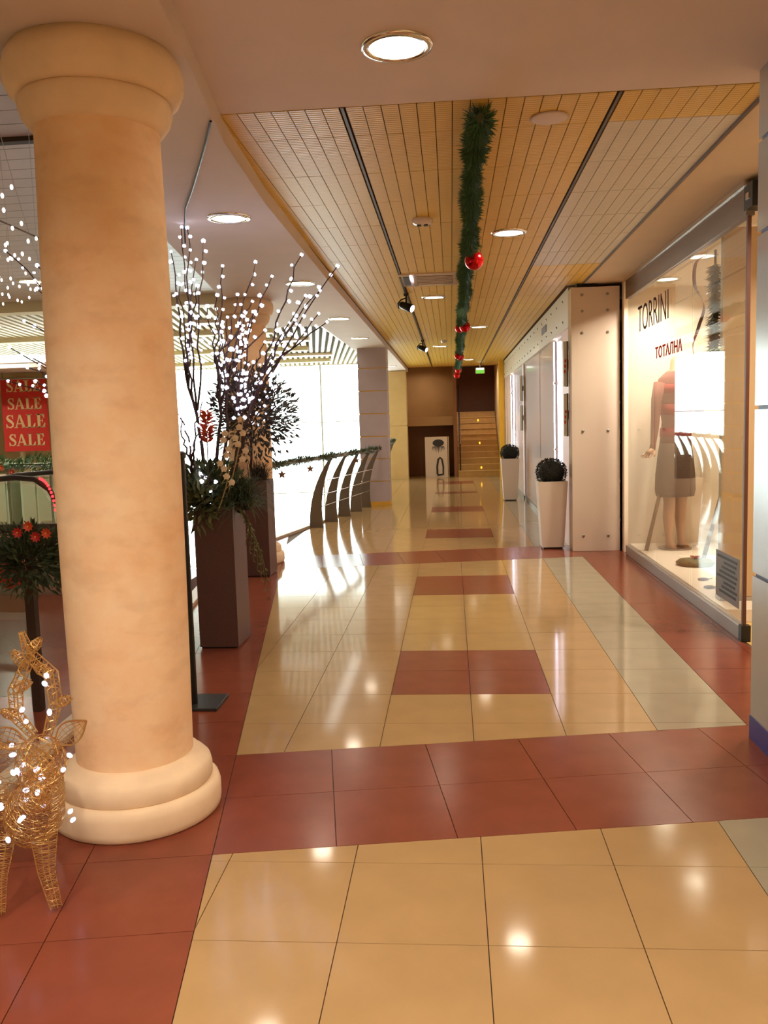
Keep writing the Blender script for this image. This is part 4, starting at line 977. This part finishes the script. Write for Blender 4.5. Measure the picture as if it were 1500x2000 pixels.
def hand(o_, d, sd_):
    mb = MB(); o_ = Vector(o_); d = Vector(d).normalized(); sd_ = Vector(sd_).normalized(); up = d.cross(sd_)
    mb.tube([o_, o_ + d * .04, o_ + d * .075], [.024, .034, .03], 10)
    for k, l in enumerate((.062, .074, .068, .052)):
        b_ = o_ + d * .07 + sd_ * ((k - 1.5) * .017); mb.tube([b_, b_ + d * l * .5 + sd_ * ((k - 1.5) * .006), b_ + d * l + up * .014 + sd_ * ((k - 1.5) * .01)], [.009, .008, .005], 6)
    b_ = o_ + d * .025 + sd_ * .03; mb.tube([b_, b_ + d * .03 + sd_ * .03, b_ + d * .055 + sd_ * .04], [.01, .009, .006], 6)
    mb.build('hand', skin, mn, smooth=True)
hand((-.325, -.045, .95), (-.75, -.1, -.55), (.3, -.8, -.2)); hand((.12, -.2, 1.14), (-.9, -.3, -.1), (0, -.3, 1))
MB().lathe([(.16, -.0), (.16, .012)], 24).build('stand_plate', M_STEEL, mn)
for (a, b, l) in (((2.05, 9.3, .1), (2.22, 9.35, .78), 'slanted brown wooden stick leaning left of the mannequin'), ((2.40, 8.45, .12), (2.58, 8.5, .75), 'slanted brown wooden stick leaning right of the mannequin')):
    e = empty('display_stick', a, 0, l, 'stick', 'wooden sticks in the window display'); d = Vector(b) - Vector(a)
    MB().tube([(0, 0, 0), d * .5, d], [.022, .02, .02], 10).build('shaft', mat('stick_wood', (120, 88, 62), .6), e); MB().tube([d, d * 1.06], [.026, .026], 10).build('grip', M_BLACK, e)
e = empty('green_cushion', (2.30, 8.35, .1), 0, 'flat round olive wreath with a red centre on the display platform', 'wreath')
mb = MB(); mb.lathe([(.0, .05), (.08, .06), (.15, .05), (.18, .025), (.16, .0)], 28, cap=False); mb.build('pad', mat('olive_felt', (104, 88, 44), .9, noise=.3, nscale=30), e, smooth=True)
mb = MB()
for k in range(18):
    a = k * 2.4; d = Vector((math.cos(a), math.sin(a), .5)); mb.leaf((0, 0, .06), d, d.orthogonal(), .06, .03)
mb.build('centre', M_REDF, e)
for k, (x, y) in enumerate(((2.15, 7.55), (2.1, 7.2), (2.45, 9.4))):
    e = empty('dry_leaf', (x, y, .1), 0, ('dark dry leaf on the platform right of the wreath', 'dark dry leaf on the platform nearest the notice', 'dark dry leaf on the platform behind the mannequin')[k], 'leaf', 'dry leaves on the display platform')
    mb = MB(); mb.ell((0, 0, .012), (.05, .035, .012), 10, 5); mb.build('blade', mat('dry_brown', (90, 52, 36), .8), e); MB().tube([(.045, 0, .012), (.08, .01, .015)], .004, 5).build('stalk', mat('dry_brown', (90, 52, 36), .8), e)
# feathery hanging and ribbon
e = empty('feather_hanging', (2.27, 7.7, 2.9), 0, 'dark feathery hanging strip beside the ribbon in the shop window', 'hanging'); mb = MB()
for k in range(1100):
    z = -random.uniform(.1, .98); a = random.uniform(0, 2 * PI); d = Vector((math.cos(a), math.sin(a), random.uniform(-1.2, .2))); mb.blade((0, 0, z), d, d.orthogonal(), random.uniform(.05, .10), .02, seg=1)
MB().tube([(0, 0, .02), (0, 0, -1.0)], .01, 6).build('cord', M_TWIG, e); tag(mb.build('feathers', mat('feather', (84, 58, 32), .8, noise=.3, nscale=12), e), kind='stuff')
e = empty('ribbon', (2.24, 7.85, 2.9), 0, 'curling dark pink ribbon hanging in the shop window', 'ribbon')
pts = [(.0, 0, 0), (-.09, 0, -.06), (-.10, .0, -.25), (-.02, 0, -.42), (-.06, 0, -.6), (-.11, 0, -.78), (-.05, 0, -.92), (.03, 0, -.84)]
cp = []
for i in range(len(pts) - 1):
    a, b = Vector(pts[i]), Vector(pts[i + 1]); p0 = Vector(pts[max(0, i - 1)]); p3 = Vector(pts[min(len(pts) - 1, i + 2)])
    for t in [k / 6 for k in range(6)]:
        cp.append(.5 * ((2 * a) + (b - p0) * t + (2 * p0 - 5 * a + 4 * b - p3) * t * t + (3 * a - p0 - 3 * b + p3) * t ** 3))
cp.append(Vector(pts[-1])); mb = MB(); vs = []
for i, p in enumerate(cp): 
    q = i * .22; vs += [p + Vector((.014 * math.sin(q), .022 * math.cos(q), 0)), p - Vector((.014 * math.sin(q), .022 * math.cos(q), 0))]
mb.add(vs, [(2 * i, 2 * i + 1, 2 * i + 3, 2 * i + 2) for i in range(len(cp) - 1)]); ro = mb.build('band', mat('ribbon_pink', (142, 84, 88), .4), e); s_ = ro.modifiers.new('solid', 'SOLIDIFY'); s_.thickness = .003
MB().tube([(0, 0, .03), (0, 0, 0)], .004, 6).build('hook', M_CHROME, e)

# ------------------------------------------------------------------ across the atrium: sale shop, escalator, plants
struct(MB().box(-12.5, -5.3, 14.2, 14.4, -.3, 2.6).build('wall_sale_shop', M_CREAM), 'cream wall of the shop across the atrium')
struct(MB().box(-12.5, -5.3, 12.4, 14.2, -.35, 0).build('floor_across', M_RED), 'terracotta floor across the atrium')
struct(MB().box(-12.5, -5.3, 13.0, 14.2, 2.56, 2.62).build('trim_cove', M_WHITE), 'cove shelf above the sale shop')
cv = empty('cove_light', (-9.0, 13.1, 2.66), 0, 'bright white cove light above the red sale banner', 'cove light')
MB().box(-3.4, 3.6, -.08, .02, -.03, .10).build('trough', M_WPANEL, cv); MB().box(-3.4, 3.6, -.085, -.08, -.02, .09).build('diffuser', emat('cove_white', (250, 255, 240), 1.6), cv)
bnr = empty('sale_banner', (-7.06, 13.9, 1.25), 0, 'hanging red banner repeating SALE in cream letters', 'banner')
MB().box(-.39, .39, -.008, .008, 0, 1.2).build('cloth', mat('banner_red', (206, 44, 34), .7), bnr)
MB().tube([(-.42, 0, 1.2), (.42, 0, 1.2)], .014, 8).build('rod', M_STEEL, bnr)
for sx in (-.35, .35): MB().tube([(sx, 0, 1.2), (sx, 0, 1.36)], .004, 5).build('cord', M_BLACK, bnr)
crm = mat('banner_cream', (236, 208, 150), .7)
def ribbon2d(path, wd):
    out = []
    for k, (x, y) in enumerate(path):
        a = path[max(0, k - 1)]; b = path[min(len(path) - 1, k + 1)]; dx, dy = b[0] - a[0], b[1] - a[1]; l = math.hypot(dx, dy)
        out.append(((x - dy / l * wd[k] / 2, y + dx / l * wd[k] / 2), (x + dy / l * wd[k] / 2, y - dx / l * wd[k] / 2)))
    return [[p[0], p[1], q[1], q[0]] for p, q in zip(out, out[1:])]
def rc(x0, x1, y0, y1): return [(x0, y0), (x1, y0), (x1, y1), (x0, y1)]
GLYPH = {
 'S': (.72, ribbon2d([(.6, .76), (.52, .92), (.36, .96), (.21, .89), (.17, .74), (.28, .6), (.46, .48), (.6, .32), (.56, .13), (.38, .04), (.2, .09), (.1, .26)], [.05, .07, .09, .13, .17, .21, .21, .17, .13, .09, .07, .05]) + [rc(.57, .63, .68, 1.0), rc(.07, .13, 0, .32)]),
 'A': (.92, [[(.06, 0), (.15, 0), (.44, .9), (.38, 1.0)], [(.36, 1.0), (.50, 1.0), (.86, 0), (.62, 0)], rc(.2, .66, .28, .36), rc(-.03, .25, 0, .055), rc(.53, .95, 0, .055)]),
 'L': (.76, [rc(.13, .35, 0, 1), rc(.03, .45, .945, 1), rc(.03, .68, 0, .07), [(.68, 0), (.72, .34), (.66, .34), (.48, .06)]]),
 'E': (.78, [rc(.13, .35, 0, 1), rc(.03, .68, .93, 1), rc(.03, .70, 0, .07), rc(.3, .52, .47, .54), rc(.5, .55, .36, .66), [(.66, 1), (.68, .7), (.63, .7), (.5, .94)], [(.70, 0), (.74, .34), (.68, .34), (.5, .06)]])}
def serif_word(word, size, parent, cz):
    tot = sum(GLYPH[c][0] for c in word) * size; x = -tot / 2; mb = MB()
    for c in word:
        for pl_ in GLYPH[c][1]:
            n = len(pl_); P2 = [(x + p[0] * size, cz + (p[1] - .5) * size) for p in pl_]
            mb.add([(a, -.012, b) for a, b in P2] + [(a, -.008, b) for a, b in P2], [tuple(range(n)), tuple(range(2 * n - 1, n - 1, -1))] + [(q, (q + 1) % n, n + (q + 1) % n, n + q) for q in range(n)])
        x += GLYPH[c][0] * size
    return mb.build('lettering', crm, parent)
for z, sz in ((1.08, .19), (.79, .19), (.50, .22), (.19, .20)): serif_word('SALE', sz, bnr, z)
tag(bevel(MB().box(-8.1, -7.75, 13.4, 13.8, 0, 2.5).build('dark_door_post', mat('door_dark', (66, 50, 44), .5))), 'dark post left of the sale banner', 'post')
for k, (x, c) in enumerate(((-8.6, (226, 222, 210)), (-7.5, (206, 214, 204)), (-6.5, (230, 226, 216)))):
    ct = empty('sales_counter', (x, 13.45, 0), 0, ('white sales counter across the atrium farthest left', 'pale green sales counter below the sale banner', 'white sales counter across the atrium beside the large column')[k], 'counter', 'sales counters across the atrium')
    MB().box(-.4, .4, -.2, .2, .08, .86).build('body', mat('counter_%d' % k, c, .4), ct); MB().box(-.43, .43, -.23, .23, .86, .9).build('top', M_WPANEL, ct); MB().box(-.38, .38, -.18, .18, 0, .08).build('plinth', M_BLACK, ct)
    for q in range(3): MB().box(-.36 + q * .25, -.15 + q * .25, -.212, -.2, .14, .8).build('panel', M_WPANEL, ct)
acr = empty('far_balustrade', (-7.4, 12.5, 0), 0, 'garlanded balustrade across the atrium below the sale banner', 'balustrade')
for k in range(8): MB().box(-2.6 + k * .66, -2.56 + k * .66, -.02, .02, 0, 1.02).build('post', M_STEEL, acr)
for k in range(7): MB().box(-2.55 + k * .66, -1.96 + k * .66, -.004, .004, .08, .98).build('pane', M_RAILGLASS, acr)
MB().tube([(-2.8, 0, 1.04), (2.1, 0, 1.04)], .025, 8).build('handrail', M_STEEL, acr)
garland('flower_garland', [(-10 + .35 * k, 12.45, 1.10 + .02 * math.sin(k)) for k in range(14)], .19, 800, 'thick fir garland along the far balustrade', M_NEEDLE, nl=.12, wd=.016)
for k in range(8):
    x = -7.75 + k * .18; e = empty('poinsettia', (x, 12.28 + random.uniform(-.03, .03), .98 + random.uniform(-.1, .16)), 0, ('first', 'second', 'third', 'fourth', 'fifth', 'sixth', 'seventh', 'eighth')[k] + ' red flower from the left on the far balustrade garland', 'flower', 'red flowers on the far garland'); mb = MB()
    for q in range(9):
        a = q * 2 * PI / 9; d = Vector((math.cos(a), -.5, math.sin(a))); mb.leaf((0, 0, 0), d, d.cross(Vector((0, 1, 0))), .065, .03)
    mb.build('petals', M_ORANGE if k % 3 == 0 else M_REDF, e); MB().ell((0, -.03, 0), .008, 8, 5).build('centre', M_LAVY, e)

es = empty('escalator', (-3.86, 8.0, .03), 0, 'escalator with glass side and red lit handrail end across the atrium', 'escalator')
def esc_side(y):
    top = [(-.9, 1.06), (-.35, 1.09), (-.16, 1.07), (-.02, .97), (.06, .82), (.08, .68), (.04, .55), (-.06, .48), (-.2, .46)]
    MB().tube([(-3.4, y, -.55), (-1.6, y, .82)] + [(x, y, z) for x, z in [(-1.25, .99)] + top], .028, 8).build('handrail', mat('rail_rubber', (58, 50, 48), .5), es, smooth=True)
    mb = MB(); gl = [(-3.4, -1.1), (-1.5, .2), (-.9, .42), (-.1, .45), (.0, .62), (.01, .82), (-.1, .98), (-.35, 1.04), (-.9, 1.02), (-1.25, .95), (-1.6, .78), (-3.4, -.6)]
    mb.add([(x, y - .006, z) for x, z in gl] + [(x, y + .006, z) for x, z in gl], [tuple(range(12)), tuple(range(23, 11, -1))] + [(i, (i + 1) % 12, 12 + (i + 1) % 12, 12 + i) for i in range(12)]); mb.build('glass_side', M_RAILGLASS, es)
    mb = MB(); sk = [(-3.4, -1.7), (-1.5, -.4), (-.7, -.2), (.25, -.2), (.25, .32), (-.1, .44), (-.9, .41), (-1.5, .2), (-3.4, -1.1)]
    mb.add([(x, y - .08, z) for x, z in sk] + [(x, y + .08, z) for x, z in sk], [tuple(range(9)), tuple(range(17, 8, -1))] + [(i, (i + 1) % 9, 9 + (i + 1) % 9, 9 + i) for i in range(9)]); mb.build('skirt', mat('skirt_metal', (196, 170, 156), .35, metal=.4), es)
esc_side(0.0); esc_side(1.1)
for k in range(11):
    a = PI / 2 * .92 - k * .135; MB().ell((-.10 + .15 * math.cos(a), -.045, .74 + .34 * math.sin(a)), (.014, .012, .014), 8, 6).build('led', emat('red_led', (255, 46, 50), 4.0), es)
for k in range(8): MB().box(-.75 - k * .33, -.42 - k * .33, .1, 1.0, -.18 - max(0, k - 1) * .2, .02 - max(0, k - 1) * .2 if k > 1 else .02).build('step', M_STEEL, es)
lm = MB(); lm.box(-4.9, -2.06, 2.2, 7.85, -.35, -.002); lm.box(-3.65, -2.7, 7.85, 9.2, -.35, -.002)
struct(lm.build('floor_landing', M_RED), 'terracotta landing at the head of the escalator')
# plants near the balustrade at the left edge
e = bush('hanging_fir', (-2.15, 4.18, .90), .20, 1500, mat('fir_green', (58, 70, 40), .6, noise=.4, nscale=20), 'bushy green fir decoration on the balustrade at the left edge', leafl=.055, leafw=.016, squash=.9)
for k in range(4):
    e = empty('poinsettia', (-2.12 + k * .045, 4.02 + .02 * (k % 2), 1.06 + .03 * math.sin(k * 2)), 0, ('rust red flower on the fir farthest from the column', 'orange flower on the fir, second from the left', 'rust red flower on the fir, second from the column', 'orange flower on the fir nearest the column')[k], 'flower', 'flowers on the left fir'); mb = MB()
    for q in range(9):
        a = q * 2 * PI / 9; d = Vector((math.cos(a), -.4, math.sin(a))); mb.leaf((0, 0, 0), d, d.cross(Vector((0, 1, 0))), .032, .022)
    mb.build('petals', M_REDF if k % 2 == 0 else M_ORANGE, e); MB().ell((0, -.014, 0), .004, 8, 5).build('centre', M_LAVY, e)
e = empty('orange_lantern', (-2.37, 4.38, .72), 0, 'orange fabric lantern cut by the left frame edge', 'lantern'); mb = MB(); mb.lathe([(.03, 0), (.065, .03), (.08, .09), (.075, .16), (.045, .2)], 20); mb.build('shade', M_ORANGE, e, smooth=True)
MB().tube([(0, 0, .2), (0, .09, .31)], .003, 5).build('cord', M_BLACK, e)
